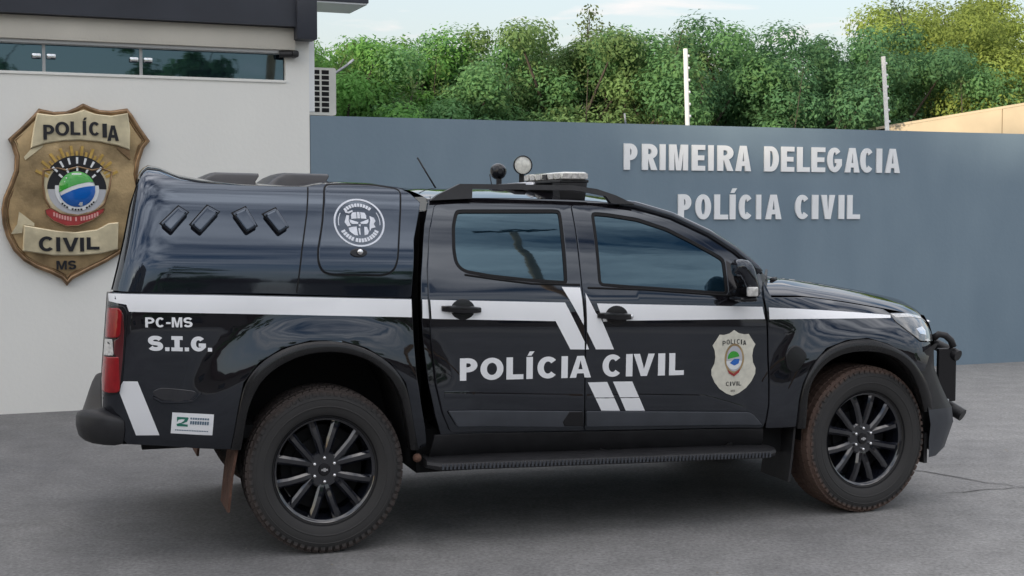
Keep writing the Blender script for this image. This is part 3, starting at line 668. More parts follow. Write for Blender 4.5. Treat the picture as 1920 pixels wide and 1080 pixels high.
slab('eave_end_post', M['navy'], station, -1.972, -1.805, -.19, -.142 + .14, 2.997, 3.6, bev=.004)
slab('roof_slab', M['navy'], station, -9.0, -1.80, 0.0, 6.0, 3.352, 3.6)
slab('side_eave', M['navy'], station, -1.798, -1.21, .35, .95, 3.40, 3.70)
slab('side_eave_lining', M['white'], station, -1.796, -1.22, .36, .94, 3.385, 3.398)
for x0, x1 in ((-8.6, -6.55), (-6.55, -5.25), (-5.25, -3.935), (-3.935, -3.195), (-3.195, XW1)):
    p = slab('window_pane', M['win_glass'], station, x0 + .006, x1 - .006, .05, .058, ZW0, ZW1)
    if x0 < -4: continue
for x in (-6.55, -5.25, -3.935, -3.195):
    mu = slab('mullion', M['alu'], station, x - .012, x + .012, .038, .062, ZW0, ZW1)
    for s in (-1, 1):
        mb = MB(); mb.box(x + s * .055 - .035, x + s * .055 + .035, .020, .046, 2.775, 2.815, bev=.008)
        mb.build('glass_clamp', M['chrome'], mu, smooth=True, angle=40)
slab('window_sill', M['white_wall'], station, -8.6, XW1, -.012, .049, ZW0 - .022, ZW0 - .001)
cam_mb = MB(); cam_mb.tube([(-2.10, -.03, 2.883), (-1.99, -.07, 2.882)], .030, 12); cam_mb.lathe([(0.0, 0), (.032, .0), (.040, .02), (.036, .05), (0, .062)], 16)
cam_ob = MB(); cam_ob.tube([(-2.09, -.035, 2.880), (-1.975, -.06, 2.882)], .028, 12)
cam_ob.box(-1.995, -1.935, -.10, -.005, 2.855, 2.912, bev=.018)
tag(cam_ob.build('motion_sensor', M['plastic'], None, smooth=True, angle=40), 'small black sensor fixed at the right end of the strip window', 'sensor')
bpy.data.objects['motion_sensor'].location = WLOC; bpy.data.objects['motion_sensor'].rotation_euler = (0, 0, WROT)

# ------------------------------------------------------------------ white raised letters on the grey wall
sign1 = thing('wall_lettering', 'upper row of raised white capitals reading PRIMEIRA DELEGACIA on the grey wall', 'sign', WLOC, WROT, 'raised white lettering on the wall')
sign2 = thing('wall_lettering', 'lower row of raised white capitals reading POLÍCIA CIVIL on the grey wall', 'sign', WLOC, WROT, 'raised white lettering on the wall')
def wall_letters(row, parent, z0, h, t):
    for ch, x0, x1 in row:
        x0 += .006; x1 -= .008; mb = MB()
        for g in shift_loops(glyph(ch, x1 - x0, h, t), x0, z0): prism(g, -.018, -.003, mb)
        o = mb.build('letter', M['letter'], parent)
wall_letters(WALL['row1'], sign1, 1.964, .240, .061)
wall_letters(WALL['row2'], sign2, 1.506, .236, .061)

# ------------------------------------------------------------------ brass police shield on the white wall
shield = thing('police_shield', 'large antique brass police shield with green and blue globe on the white wall', 'emblem', WLOC, WROT)
def plate(name, poly, y0, y1, m, parent, bev=0.0):
    poly = ccw(clean(poly))
    if bev:
        mb = MB(); P, T = fill([densify(inset(poly, bev), .05)]); inn = clean(inset(poly, bev)); n = len(poly)
        P, T = fill([inn]); mb.add([(x, y0, z) for x, z in P], T)
        mb.add([(x, y0, z) for x, z in inn] + [(x, y0 + bev * .8, z) for x, z in poly] + [(x, y1, z) for x, z in poly],
               [(k, n + k, n + (k + 1) % n, (k + 1) % n) for k in range(n)] + [(n + k, 2 * n + k, 2 * n + (k + 1) % n, n + (k + 1) % n) for k in range(n)])
        return mb.build(name, m, parent)
    return prism([poly], y0, y1).build(name, m, parent)
sp = ccw(WALL['shield'])
plate('back_plate', inset(sp, .004), -.030, -.002, M['gold_rim'], shield)
# domed field
fieldp = ccw(inset(sp, .040)); P_, T_ = fill([densify(fieldp, .05)], .05)
cx_, cz_ = -3.72, 1.74
def dome(x, z): return -.034 - .045 * max(0, 1 - ((x - cx_) / .56) ** 2) * max(0, 1 - ((z - cz_) / .74) ** 2)
mbf = MB(); mbf.add([(x, dome(x, z), z) for x, z in P_], T_); fieldo = mbf.build('field', M['gold'], shield, smooth=True)
# rolled rim: a tube along the outline
rim_pts = [(x, -.042, z) for x, z in inset(sp, .022)]; rim_pts.append(rim_pts[0]); 
rm = MB(); rm.tube(rim_pts, .019, 8, cap=False); rm.build('rim', M['gold_rim'], shield, smooth=True, angle=60)
rm = MB(); r2 = [(x, -.044, z) for x, z in inset(sp, .050)]; r2.append(r2[0]); rm.tube(r2, .006, 6, cap=False); rm.build('inner_rim', M['gold_rim'], shield, smooth=True, angle=60)
plate('ribbon_fold', WALL['fold_ul'], -.072, -.03, M['gold_pale'], shield)
plate('ribbon_fold', WALL['fold_ur'], -.072, -.03, M['gold_rim'], shield)
plate('ribbon_fold', WALL['fold_ll'], -.078, -.03, M['gold_pale'], shield)
bu = plate('upper_banner', WALL['ban_up'], -.094, -.03, M['gold_pale'], shield, .008)
bl = plate('lower_banner', WALL['ban_lo'], -.094, -.03, M['gold_pale'], shield, .008)
for i, ch in enumerate('POLÍCIA'):
    (x0, z0), (x1, z1) = WALL['bl%d' % i]
    mb = MB()
    for g in shift_loops(glyph(ch, x1 - x0, (z1 - z0) * (.80 if ch == 'Í' else 1), .026), x0, z0): prism(g, -.103, -.092, mb)
    mb.build('letter', M['ink'], bu)
for i, ch in enumerate('CIVIL'):
    (x0, z0), (x1, z1) = WALL['cl%d' % i]
    mb = MB()
    for g in shift_loops(glyph(ch, x1 - x0, z1 - z0, .030), x0, z0): prism(g, -.103, -.092, mb)
    mb.build('letter', M['ink'], bl)
(x0, z0), (x1, z1) = WALL['ms'][:2]
for ch, a, b in (('M', 0, .52), ('S', .58, 1.0)):
    mb = MB()
    for g in shift_loops(glyph(ch, (x1 - x0) * (b - a), (z1 - z0) * .85, .018), x0 + (x1 - x0) * a, z0): prism(g, -.066, -.03, mb)
    mb.build('letter', M['ink'], shield)
# sun rays, black arch with white ticks, crest, globe, ribbon
sx, sz = WALL['sunc'][0]; srz = WALL['sunc'][1][1] - sz; srx = (WALL['sunc'][2][0] - sx) / 60 * 84
def pol(a, r): return (sx + srx * r * math.sin(R(a)), sz + srz * r * math.cos(R(a)))
for k, a in enumerate(np.linspace(-64, 64, 19)):
    ro = 1.0 if k % 2 == 0 else .88
    plate('sun_ray', [pol(a - 2.6, .70), pol(a + 2.6, .70), pol(a + 1.7, ro), pol(a - 1.7, ro)], -.094, -.05, M['gold_ray'], shield)
crest = plate('crest', WALL['crest'], -.088, -.04, M['gold_pale'], shield)
ct = MB(); cpts = [(x, -.094, z) for x, z in WALL['crest']]; cpts.append(cpts[0]); ct.tube(cpts, .009, 7, cap=False); ct.build('crest_rim', M['gold_rim'], crest, smooth=True, angle=60)
gx_, gz_ = WALL['globe'][0]; grx = WALL['globe'][1][0] - gx_; grz = WALL['globe'][2][1] - gz_
def ell(cx, cz, rx, rz, a0, a1, n=24): return [(cx + rx * math.cos(R(a0 + (a1 - a0) * k / n)), cz + rz * math.sin(R(a0 + (a1 - a0) * k / n))) for k in range(n + 1)]
plate('black_arch', ell(gx_, gz_, grx * 1.62, grz * 1.55, 0, 180) , -.0905, -.06, M['ink'], crest)
plate('grey_base', ell(gx_, gz_ - .002, grx * 1.58, grz * 1.42, 180, 360), -.0905, -.06, M['grey_enamel'], crest)
plate('sun_band', [pol(a, .78) for a in np.linspace(-50, 50, 21)] + [pol(a, .56) for a in np.linspace(50, -50, 21)], -.0985, -.06, M['ink'], crest)
tk = MB()
for a in (-46, -30, -15, 0, 15, 30, 46):
    prism([[pol(a - 2, .60), pol(a + 2, .60), pol(a + 2, .745), pol(a - 2, .745)]], -.1015, -.09, tk)
for a in (-48, -26, 0, 26, 48):
    prism([[pol(a - 2.6, .44), pol(a + 2.6, .44), pol(a + 2.6, .54), pol(a - 2.6, .54)]], -.1015, -.09, tk)
tk.build('white_tick', M['white'], crest)
# ring under the globe
plate('white_ring', ell(gx_, gz_, grx * 1.20, grz * 1.22, 170, 370, 40), -.0965, -.06, M['white'], crest)
tk = MB()
for a in range(222, 322, 8):
    if (a // 8) % 5 == 0: continue
    prism([ell(gx_, gz_, grx * 1.19, grz * 1.21, a, a + 5.5, 3) + ell(gx_, gz_, grx * 1.10, grz * 1.11, a + 5.5, a, 3)], -.0985, -.09, tk)
tk.build('ring_lettering', M['ink'], crest)
def globe_part(name, loop, m, up):
    """part of a domed disc"""
    L = densify(ccw(clean(loop)), .03); P, T = fill([L], .03)
    mb = MB(); mb.add([(x, -.097 - .035 * math.sqrt(max(0, 1 - min(1, ((x - gx_) / grx) ** 2 + ((z - gz_) / grz) ** 2))) - up, z) for x, z in P], T)
    return mb.build(name, m, crest, smooth=True)
def swz(x): 
    t = (x - (gx_ - grx)) / (2 * grx); return gz_ - grz * .32 + grz * .62 * (1 - (1 - t) ** 2)
def cut(loop, f, above):
    """split the disc polygon by the curve z = f(x)"""
    xs = np.linspace(gx_ - grx * .985, gx_ + grx * .985, 24)
    if above:
        top = [(x, gz_ + grz * math.sqrt(max(0, 1 - ((x - gx_) / grx) ** 2))) for x in xs[::-1]]
        bot = [(x, min(f(x), gz_ + grz * math.sqrt(max(0, 1 - ((x - gx_) / grx) ** 2)) - .002)) for x in xs]
        return bot + top
    bot = [(x, gz_ - grz * math.sqrt(max(0, 1 - ((x - gx_) / grx) ** 2))) for x in xs]
    top = [(x, max(f(x), gz_ - grz * math.sqrt(max(0, 1 - ((x - gx_) / grx) ** 2)) + .002)) for x in xs[::-1]]
    return bot + top
globe_part('globe_white', ell(gx_, gz_, grx, grz, 0, 360, 40)[:-1], M['white'], 0)
globe_part('globe_green', cut(None, lambda x: swz(x) + .016, True), M['green'], .002)
globe_part('globe_blue', cut(None, lambda x: swz(x) - .016, False), M['blue'], .002)
rb = plate('red_ribbon', WALL['ribbon'], -.101, -.05, M['ribbon_red'], shield, .006)
ed = MB(); rp = [(x, -.100, z) for x, z in WALL['ribbon']]; rp.append(rp[0]); ed.tube(rp, .004, 6, cap=False); ed.build('ribbon_edge', M['gold_rim'], rb, smooth=True, angle=60)
tk = MB()
for k in range(17):
    if k in (7, 9): continue
    t = k / 16; x = -3.895 + t * .325; z = 1.523 + .14 * (t - .5) ** 2 * 1.1
    prism([[(x, z - .016), (x + .013, z - .016), (x + .013, z + .016), (x, z + .016)]], -.1035, -.095, tk)
tk.build('ribbon_lettering', M['pink'], rb)

# ------------------------------------------------------------------ outdoor unit of the air conditioner at the corner
acx0, acx1, acz0, acz1, acy = -1.70, -1.455, 2.43, 2.845, .55
ac = thing('air_conditioner', 'cream air conditioner outdoor unit on the corner of the white building above the wall', 'air conditioner', WLOC, WROT)
case = prism([fillet([(acx0, acz0), (acx1, acz0), (acx1, acz1), (acx0, acz1)], .02)], acy, acy + .75).build('case', M['ac'], ac)
for i in range(2):
    for j in range(8):
        x = acx0 + .030 + i * .085; z = acz0 + .025 + j * .0475
        mb = MB(); mb.add([(x, acy - .002, z), (x + .066, acy - .002, z), (x + .066, acy - .002, z + .036), (x, acy - .002, z + .036)], [(0, 1, 2, 3)])
        mb.build('slot', M['matte'], case)
slab('drip_tray', M['white'], ac, -1.80, -1.36, acy - .06, acy + .8, 2.388, 2.402)
mb = MB(); mb.tube([(-1.79, acy - .02, 2.40), (-1.78, acy - .02, 2.47), (-1.73, acy - .02, 2.50), (-1.69, acy + .02, 2.505)], .014, 8); mb.tube([(-1.80, acy - .03, 2.395), (-1.79, acy - .03, 2.60), (-1.798, acy - .03, 2.80)], .010, 8); mb.build('pipe', M['plastic'], ac, smooth=True)
mb = MB(); mb.tube([(-1.455, acy + .3, 2.80), (-1.40, acy + .3, 2.82), (-1.28, acy + .3, 2.90), (-1.21, acy + .3, 2.96)], .012, 8); mb.build('cable_arm', M['steel'], ac, smooth=True)

# ------------------------------------------------------------------ posts of the electric fence on top of the wall
def post(x, z1, lean, lab):
    t = thing('fence_post', lab, 'post', (WLOC[0] + math.cos(WROT) * x, WLOC[1] + math.sin(WROT) * x, 2.387), WROT, 'white fence posts on top of the wall')
    h = z1 - 2.387; mb = MB(); mb.tube([(0, .08, 0), (-lean, .08, h)], .022, 10); mb.build('pole', M['post'], t, smooth=True, angle=50)
    for k in range(6):
        q = (k + .6) / 6.4; mb = MB(); mb.lathe([(0, -.012), (.013, -.012), (.017, 0), (.013, .012), (0, .012)], 10, axis='z')
        o = mb.build('insulator', M['white'], t, smooth=True); o.location = (-lean * (1 - q) + .022, .075, h * (1 - q))
    return t
post(1.815, 3.105, .028, 'slender white fence post on the wall above the word PRIMEIRA')
post(4.092, 3.125, .062, 'slender white fence post on the wall above the cream roof end')
stub = thing('conduit_stub', 'short thin grey conduit stub on top of the wall left of the lettering', 'pipe', (WLOC[0] + math.cos(WROT) * 1.175, WLOC[1] + math.sin(WROT) * 1.175, 2.387), WROT)
mb = MB(); mb.tube([(0, .1, 0), (-.012, .1, .10)], .009, 8); mb.build('tube', M['alu'], stub, smooth=True)

# ------------------------------------------------------------------ cream gabled shed beyond the wall at right
shed = thing('neighbouring_shed', 'cream sheet clad shed with low sloping roof rising behind the wall at right', 'building', (3.95 + .92, 18.2, 0), R(6))
def shz(x): return 2.66 + x * .165
xs = [0.0, 1.60, 3.20, 4.80, 6.48]
for a, b in zip(xs[:-1], xs[1:]):
    prism([[(a + .006, 0), (b - .006, 0), (b - .006, shz(b)), (a + .006, shz(a))]], 0, .05).build('wall_panel', M['cream'], shed)
prism([[(0, 0), (6.48, 0), (6.48, shz(6.48) - .02), (0, shz(0) - .02)]], .052, 8.0).build('body', M['cream'], shed)
prism([[(-.12, shz(-.12) + .002), (6.6, shz(6.6) + .002), (6.6, shz(6.6) + .035), (-.12, shz(-.12) + .035)]], -.004, 8.1).build('roof', M['cream'], shed)
mb = MB(); mb.tube([(-.06, .02, shz(0) - .05), (-.06, 8, shz(0) - .05)], .03, 10); mb.build('gutter', M['plastic'], shed, smooth=True)

# ------------------------------------------------------------------ trees behind the wall
def tree(name, label, x, y, h, rad, seed, hue, n_clump=58, n_leaf=1000, leaf=.036, base=.3, twigs=5, cat='tree'):
    rng = np.random.default_rng(seed)
    t = thing(name, label, cat, (x, y, 0), rng.uniform(0, 6), 'trees behind the boundary wall')
    cl = []
    for i in range(n_clump):
        u = rng.uniform(base, 1.0); a = rng.uniform(0, 2 * math.pi)
        prof = math.sqrt(max(.02, 1 - ((u - .55) / .52) ** 2)); rr = rad * (.25 + .85 * prof) * math.sqrt(rng.uniform(.10, 1))
        cl.append((rr * math.cos(a), rr * math.sin(a), u * h * .93, rng.uniform(.27, .64) * rad / 1.7 * (1.14 - .34 * u)))
    pos = []; nor = []; sz = []; col = []
    for cx, cy, cz, cr in cl:
        n = int(n_leaf * (cr / .45) ** 1.6); d = rng.normal(size=(n, 3)); d /= np.linalg.norm(d, axis=1)[:, None]
        r = cr * rng.uniform(.25, 1, n) ** .55 * rng.uniform(.8, 1.15, n)
        p = d * r[:, None] * np.array([1, 1, .72]) + np.array([cx, cy, cz]); pos.append(p)
        nn = d * .9 + rng.normal(size=(n, 3)) * .34 + np.array([0, 0, .4]); nor.append(nn)
        sz.append(leaf * rng.uniform(.55, 1.35, n))
        c = np.array(hue) * rng.uniform(.78, 1.25) * rng.uniform(.85, 1.15, (n, 1)); c = c + np.array([.030, .018, -.004]) * rng.uniform(-.5, 1, (n, 1)) * rng.uniform(.2, 1); col.append(np.clip(c, .004, .5))
    limbs = MB()
    hb = h * base
    limbs.tube([(0, 0, 0), (.05, .03, hb * .6), (-.04, .06, hb * 1.3), (.03, 0, h * .55)], .1, 8, taper=[.11, .085, .07, .045])
    for cx, cy, cz, cr in cl[:16]:
        z0 = rng.uniform(hb * .8, h * .5); limbs.tube([(0, 0, z0), (cx * .45, cy * .45, z0 + (cz - z0) * .6), (cx, cy, cz)], .03, 5, taper=[.04, .024, .010])
    for k in range(twigs):                       # bare sprigs that stand out of the crown
        cx, cy, cz, cr = cl[rng.integers(len(cl))]
        top = np.array([cx + rng.uniform(-.35, .35), cy, max(cz, h * .72) + rng.uniform(.35, .75) * .8]); b0 = np.array([cx, cy, cz])
        limbs.tube([b0, (b0 + top) / 2 + rng.normal(size=3) * .05, top], .01, 4, taper=[.012, .009, .004])
        m = 150; q = rng.uniform(.25, 1.03, m)[:, None]; p = b0 + (top - b0) * q + rng.normal(size=(m, 3)) * (.13 - .07 * q); pos.append(p)
        nor.append(rng.normal(size=(m, 3))); sz.append(leaf * rng.uniform(.5, 1.1, m)); col.append(np.tile(np.array(hue) * .55 + np.array([.035, .02, .008]), (m, 1)) * rng.uniform(.6, 1.3, (m, 1)))
    limbs.build('trunk', M['bark'], t, smooth=True)
    pos = np.concatenate(pos); nor = np.concatenate(nor); sz = np.concatenate(sz); col = np.concatenate(col)
    nor /= np.linalg.norm(nor, axis=1)[:, None]
    a = np.cross(nor, rng.normal(size=nor.shape)); a /= np.linalg.norm(a, axis=1)[:, None]; b = np.cross(nor, a)
    n = len(pos); V = np.empty((n, 4, 3))
    V[:, 0] = pos - a * sz[:, None] * .9; V[:, 1] = pos - b * sz[:, None] * .42 + nor * sz[:, None] * .12; V[:, 2] = pos + a * sz[:, None] * .9; V[:, 3] = pos + b * sz[:, None] * .42 + nor * sz[:, None] * .12
    me = bpy.data.meshes.new('crown'); me.vertices.add(4 * n); me.vertices.foreach_set('co', V.reshape(-1))
    me.loops.add(4 * n); me.loops.foreach_set('vertex_index', np.arange(4 * n, dtype=np.int32))
    me.polygons.add(n); me.polygons.foreach_set('loop_start', np.arange(0, 4 * n, 4, dtype=np.int32))
    me.update(calc_edges=True)
    at = me.color_attributes.new('leaf_colour', 'FLOAT_COLOR', 'POINT'); c4 = np.ones((n, 4, 4)); c4[:, :, :3] = col[:, None, :]; at.data.foreach_set('color', c4.reshape(-1))
    me.materials.append(M['leaf']); o = bpy.data.objects.new('crown', me); C.objects.link(o); o.parent = t
    return t
G_BRIGHT = (.150, .325, .088); G_MID = (.138, .280, .115); G_DARK = (.108, .230, .110); G_OLIVE = (.180, .285, .110); G_YEL = (.265, .345, .090)
def px_top(px, py, d): return (px - 960) / 2600 * d, 1.593 + (394 - py) / 2600 * d
ftrees = [  # px, py of the top, depth, radius, colour, seed, words
    (640, 62, 17.5, 1.35, G_BRIGHT, 1, 'bright green bushy tree closest to the air conditioner'),
    (720, 40, 18.6, 1.45, G_BRIGHT, 2, 'bright green rounded tree second from the white building'),
    (838, 72, 18.2, 1.35, G_MID, 3, 'mid green tree with bare sprigs above the black roof lamp'),
    (920, 56, 18.8, 1.45, G_MID, 4, 'mid green tree with flat top above the light bar'),
    (1045, 36, 18.4, 1.55, G_OLIVE, 5, 'olive green tree with twiggy top left of the conduit stub'),
    (1160, 58, 19.0, 1.5, G_OLIVE, 6, 'olive green tree just above the conduit stub'),
    (1268, 34, 18.6, 1.45, G_MID, 7, 'sparse browning tree behind the first white post'),
    (1385, 38, 19.4, 1.55, G_DARK, 8, 'dark green tree right of the first white post'),
    (1497, 104, 19.0, 1.35, G_DARK, 9, 'low dark tree in the dip of the tree line'),
    (1608, 36, 19.6, 1.5, G_DARK, 10, 'dark green pointed tree left of the second white post'),
    (1700, 72, 20.4, 1.6, G_MID, 11, 'mid green tree behind the second white post'),
    (1810, -10, 21.4, 2.0, G_YEL, 12, 'tall yellow green tree over the cream shed'),
    (1925, -30, 21.8, 2.1, G_YEL, 13, 'tallest yellow green tree at the right edge over the shed')]
for px, py, d, rad, hue, sd_, lab in ftrees:
    x, h = px_top(px, py, d); tree('broadleaf_tree', lab, x, d, h, rad, sd_, hue, twigs=7 if sd_ in (3, 5, 7, 8) else 4)
btrees = [(600, 85, 23, 2.0, G_BRIGHT, 31, 'far bright tree half hidden by the white building'), (690, 80, 23.5, 2.0, G_MID, 32, 'far tree seen between the two bright trees at left'),
          (790, 80, 24, 2.0, G_MID, 33, 'far tree behind the gap above the whip antenna'), (885, 84, 24, 2.0, G_DARK, 34, 'far tree behind the flat topped tree'),
          (985, 66, 24, 2.1, G_OLIVE, 35, 'far olive tree above the white roof lamp'), (1110, 66, 24, 2.1, G_DARK, 36, 'far tree between the two olive trees'),
          (1225, 66, 24.5, 2.1, G_DARK, 37, 'far tree left of the first white post'), (1330, 62, 24.5, 2.1, G_DARK, 38, 'far tree close right of the first white post'),
          (1440, 90, 25, 2.0, G_DARK, 39, 'far tree left of the dip in the tree line'), (1550, 92, 25, 2.0, G_DARK, 40, 'far tree right of the dip in the tree line'),
          (1660, 70, 25.5, 2.1, G_DARK, 41, 'far dark tree beside the second white post'), (1765, 50, 26, 2.2, G_DARK, 42, 'far tree left of the tall yellow green trees'), (1870, 10, 26.5, 2.4, G_MID, 43, 'far tree between the tall yellow green trees')]
for px, py, d, rad, hue, sd_, lab in btrees:
    x, h = px_top(px, py + 26, d); tree('broadleaf_tree', lab, x, d, h, rad, sd_, hue, n_clump=40, n_leaf=520, leaf=.050, base=.12, twigs=2)

# ------------------------------------------------------------------ across the street, behind the camera (seen in the reflections), plus two blocks added for shade
def across(name, label, cat, x, y, rz, w, d, h, roof=1.2):
    t = thing(name, label, cat, (x, y, 0), rz)
    mb = MB(); mb.box(-w / 2, w / 2, -d / 2, d / 2, 0, h); body = mb.build('walls', M['hazy_facade'], t)
    prism([[(-w / 2 - .4, h + .002), (w / 2 + .4, h + .002), (w / 2, h + roof), (-w / 2, h + roof)]], -d / 2 - .4, d / 2 + .4).build('roof', M['dark_roof'], t)
    n = int(w // 4)
    for k in range(n):
        x0 = -w / 2 + (k + .5) * w / n; mb = MB(); mb.box(x0 - .7, x0 + .7, d / 2 + .004, d / 2 + .03, 1.0, 2.3); mb.build('window', M['win_glass'], t)
    return t
SUN_H = Vector((math.sin(SUN_AZ), math.cos(SUN_AZ), 0)); WD = Vector((math.cos(WROT), math.sin(WROT), 0)); LD = 34.0
def block(name, label, u0, u1, z_shade, dep=9.0):  # unseen block added to keep the low sun off yard and station
    c = Vector((0, WZ0, 0)) + WD * (u0 + u1) / 2 + SUN_H * LD; h = z_shade + LD * math.tan(SUN_EL)
    nrm = Vector((math.sin(WROT), -math.cos(WROT), 0)); c = c + nrm * dep / 2
    t = thing(name, label, 'building', (c.x, c.y, 0), WROT)
    mb = MB(); mb.box((u0 - u1) / 2, (u1 - u0) / 2, -dep / 2, dep / 2, 0, h); mb.build('walls', M['hazy_facade'], t)
    n = int((u1 - u0) // 3.2)
    for k in range(n):
        for s in range(3):
            x0 = (u0 - u1) / 2 + (k + .5) * (u1 - u0) / n; z0 = 1.2 + s * 3.4; mb = MB(); mb.box(x0 - .8, x0 + .8, dep / 2 + .004, dep / 2 + .04, z0, z0 + 1.4); mb.build('window', M['win_glass'], t)
block('added_shade_block', 'brown block added out of view to shade the yard', -1.1, 16, 2.30)
block('added_shade_block', 'taller brown block added out of view to shade the station', -18, -2.6, 3.75, 1.6)
across('street_house', 'low house across the street right of the lamp post', 'house', 22, -24, R(30), 13, 8, 3.4)
across('street_house', 'low house with wide roof across the street behind the camera', 'house', 8, -31, R(12), 14, 8, 3.6)
across('street_house', 'low house far along the street at right', 'house', 36, -8, R(62), 14, 8, 3.4)
for i, (x, y, h, r_) in enumerate([(14.1, -16.4, 9.0, 2.3), (27, -17, 5.2, 2.4), (31, -15, 6.0, 2.6), (2, -34, 5.4, 2.5), (34, 3, 5.5, 2.4), (7.6, -17.4, 8.6, 2.0)]):
    tree('street_tree', ['tall broad tree standing before the two low houses', 'round tree beside the right house', 'tall tree at the street corner', 'tree behind the camera by the wide roofed house', 'tree at the far end of the street', 'unseen tall tree added to darken a window reflection'][i], x, y, h, r_, 60 + i, G_DARK, n_clump=26, n_leaf=110, leaf=.16, twigs=0)  # last tree added to darken the left window pane's reflection
lamp = thing('street_lamp', 'tall brown street lamp with crosswise lamp head in the yard behind the camera', 'street lamp', (5.0, .9, 0))
mb = MB(); mb.tube([(0, 0, 0), (.2, .1, 4), (.4, .3, 7.2), (.62, .58, 9.4), (.9, .95, 11.2)], .12, 10, taper=[.08, .08, .075, .065, .055]); mb.build('pole', M['wood_pole'], lamp, smooth=True)
mb = MB(); mb.box(-.62, .62, -.10, .10, -.05, .05, bev=.03); o = mb.build('lamp_head', M['plastic'], lamp); o.location = (.92, .97, 11.25); o.rotation_euler = (0, 0, R(42))
# ================================================================== the police pickup (local frame: x forward, y to its left, z up; rear axle at x = 0)
truck = thing('police_pickup', 'black police pickup with white stripes, POLÍCIA CIVIL door lettering and bed canopy', 'pickup truck', (-1.144, 7.235, 0), 0.312)
T = TRUCK
def ycab(x, z): return -w_cab(x, z)
# ---- hidden core: floor pan, wheel wells, backing behind the panels
mb = MB(); mb.box(-.30, 3.2, -.62, .62, .37, .56); mb.box(-.9, -.30, -.80, .80, .54, .60); mb.box(-.8, 3.1, -.50, -.40, .46, .539); mb.box(-.8, 3.1, .40, .50, .46, .539)
mb.box(.46, 2.43, -.80, .80, .33, .54); mb.tube([(0, -.7, .39), (0, .7, .39)], .05, 8); mb.tube([(2.86, -.66, .36), (2.86, .66, .36)], .04, 8)
mb.build('chassis', M['matte'], truck)
def well(inn):
    L = [(inn[0][0], .40)] + [(x, z) for x, z in inn] + [(inn[-1][0], .40)]; P, Tt = fill([ccw(L)])
    for s in (-1, 1):
        mb = MB(); mb.grid([[(x, s * .905, z) for x, z in L], [(x, s * .50, z) for x, z in L]], flip=s > 0)
        k0 = len(L); mb.add([(x, s * .50, z) for x, z in P], [t if s < 0 else t[::-1] for t in Tt]); mb.build('wheel_well', M['matte'], truck)
well(T['flare_r_in']); well(T['flare_f_in'])

# ---- cab: side frames, roof, windscreen, back wall
cab_side = [(.553, .50)] + T['cab_rear'][::-1] + T['cab_top'] + [(2.285, 1.13), (2.30, .50)]
for s in (-1, 1): skin('cab_side', cab_side, w_cab, M['paint'], truck, off=-.014, thick=.03, side=s, spacing=.06)
top = densify(T['cab_top'], .04)[:-1]; top = [p for p in top if p[0] < 2.275 and p[1] > 1.2]
i0 = max(range(len(top)), key=lambda i: top[i][0]); top = top[:i0 + 1]
def cross(i):
    x, z = top[i]; w = w_cab(x, z) - .014; q = smooth((x - 1.35) / .9); row = []
    for s in np.linspace(-1, 1, 29):
        f = 1 - abs(s) ** 2.4; row.append((x + (.02 + .22 * q) * f * smooth((x - .9) / .5), s * w, z + (.058 - .030 * q) * (1 - abs(s) ** 2.0)))
    return row
ir = min(range(len(top)), key=lambda i: abs(top[i][0] - 1.62))
mb = MB(); mb.grid([cross(i) for i in range(ir + 1)], flip=True); mb.build('roof', M['paint'], truck, smooth=True)
mb = MB(); mb.grid([cross(i)[1:-1] for i in range(ir, len(top))], flip=True); mb.build('windscreen', M['glass'], truck, smooth=True)
for s in (0, -1):
    mb = MB(); mb.tube([cross(i)[s] for i in range(ir - 2, len(top))], .022, 8); mb.build('windscreen_pillar', M['paint'], truck, smooth=True)
rear = [(x, z) for x, z in T['cab_rear']]
mb = MB(); mb.grid([[(x + .01 + .02 * (1 - abs(s)), s * (w_cab(x, z) - .02), z) for s in np.linspace(-1, 1, 11)] for x, z in [(.565, 1.66)] + rear]); mb.build('back_wall', M['paint'], truck, smooth=True)
mb = MB(); mb.grid([[(2.26 + .30 * (1 - s * s), s * .86, 1.262) for s in np.linspace(-1, 1, 15)], [(2.30 + .34 * (1 - s * s), s * .83, 1.165 + .07 * (1 - s * s)) for s in np.linspace(-1, 1, 15)]], flip=True); mb.build('cowl', M['plastic'], truck, smooth=True)
mb = MB(); mb.box(.60, 2.2, -.84, .84, .55, 1.18); mb.build('cabin_trim', M['matte'], truck)

# ---- hood and nose
def fen_z(x, h):
    lo, hi = 1.0, 1.4
    for _ in range(30):
        m = (lo + hi) / 2
        if _interp(FEN, m) > h: lo = m
        else: hi = m
    return (lo + hi) / 2 - RAKE * x - droop(x)
hw = [.812, .80, .775, .74, .69, .62, .54, .44, .33, .22, .11, 0.0]; hw = hw + [-h for h in hw[-2::-1]]
rows = []
for t in np.linspace(0, 1, 40):
    row = []
    for h in hw:
        xr = 2.275 + .33 * (1 - (abs(h) / .82) ** 2); x = xr + (3.462 - xr) * t; z = fen_z(x, abs(h)); k = _interp(TAPF, min(x, 3.46)) if x > 2.8 else 1
        z += .012 * math.exp(-((abs(h) - .56) / .05) ** 2) * smooth((t - .02) / .1) - .03 * smooth((t - .93) / .07)
        row.append((x, -h * k, z))
    rows.append(row)
rows.append([(x + .012, y * .995, z - .05) for x, y, z in rows[-1]]); rows.append([(x + .004, y, z - .10) for x, y, z in rows[-1]])
mb = MB(); mb.grid(rows); hood = mb.build('hood', M['paint'], truck, smooth=True)
mb = MB(); mb.tube([(2.47, -.60, fen_z(2.47, .60) + .006), (2.52, -.55, fen_z(2.52, .55) + .006)], .011, 6); mb.tube([(2.40, -.66, fen_z(2.40, .66) + .012), (2.60, -.30, fen_z(2.6, .3) + .03)], .008, 6); mb.build('wiper', M['plastic'], truck, smooth=True)
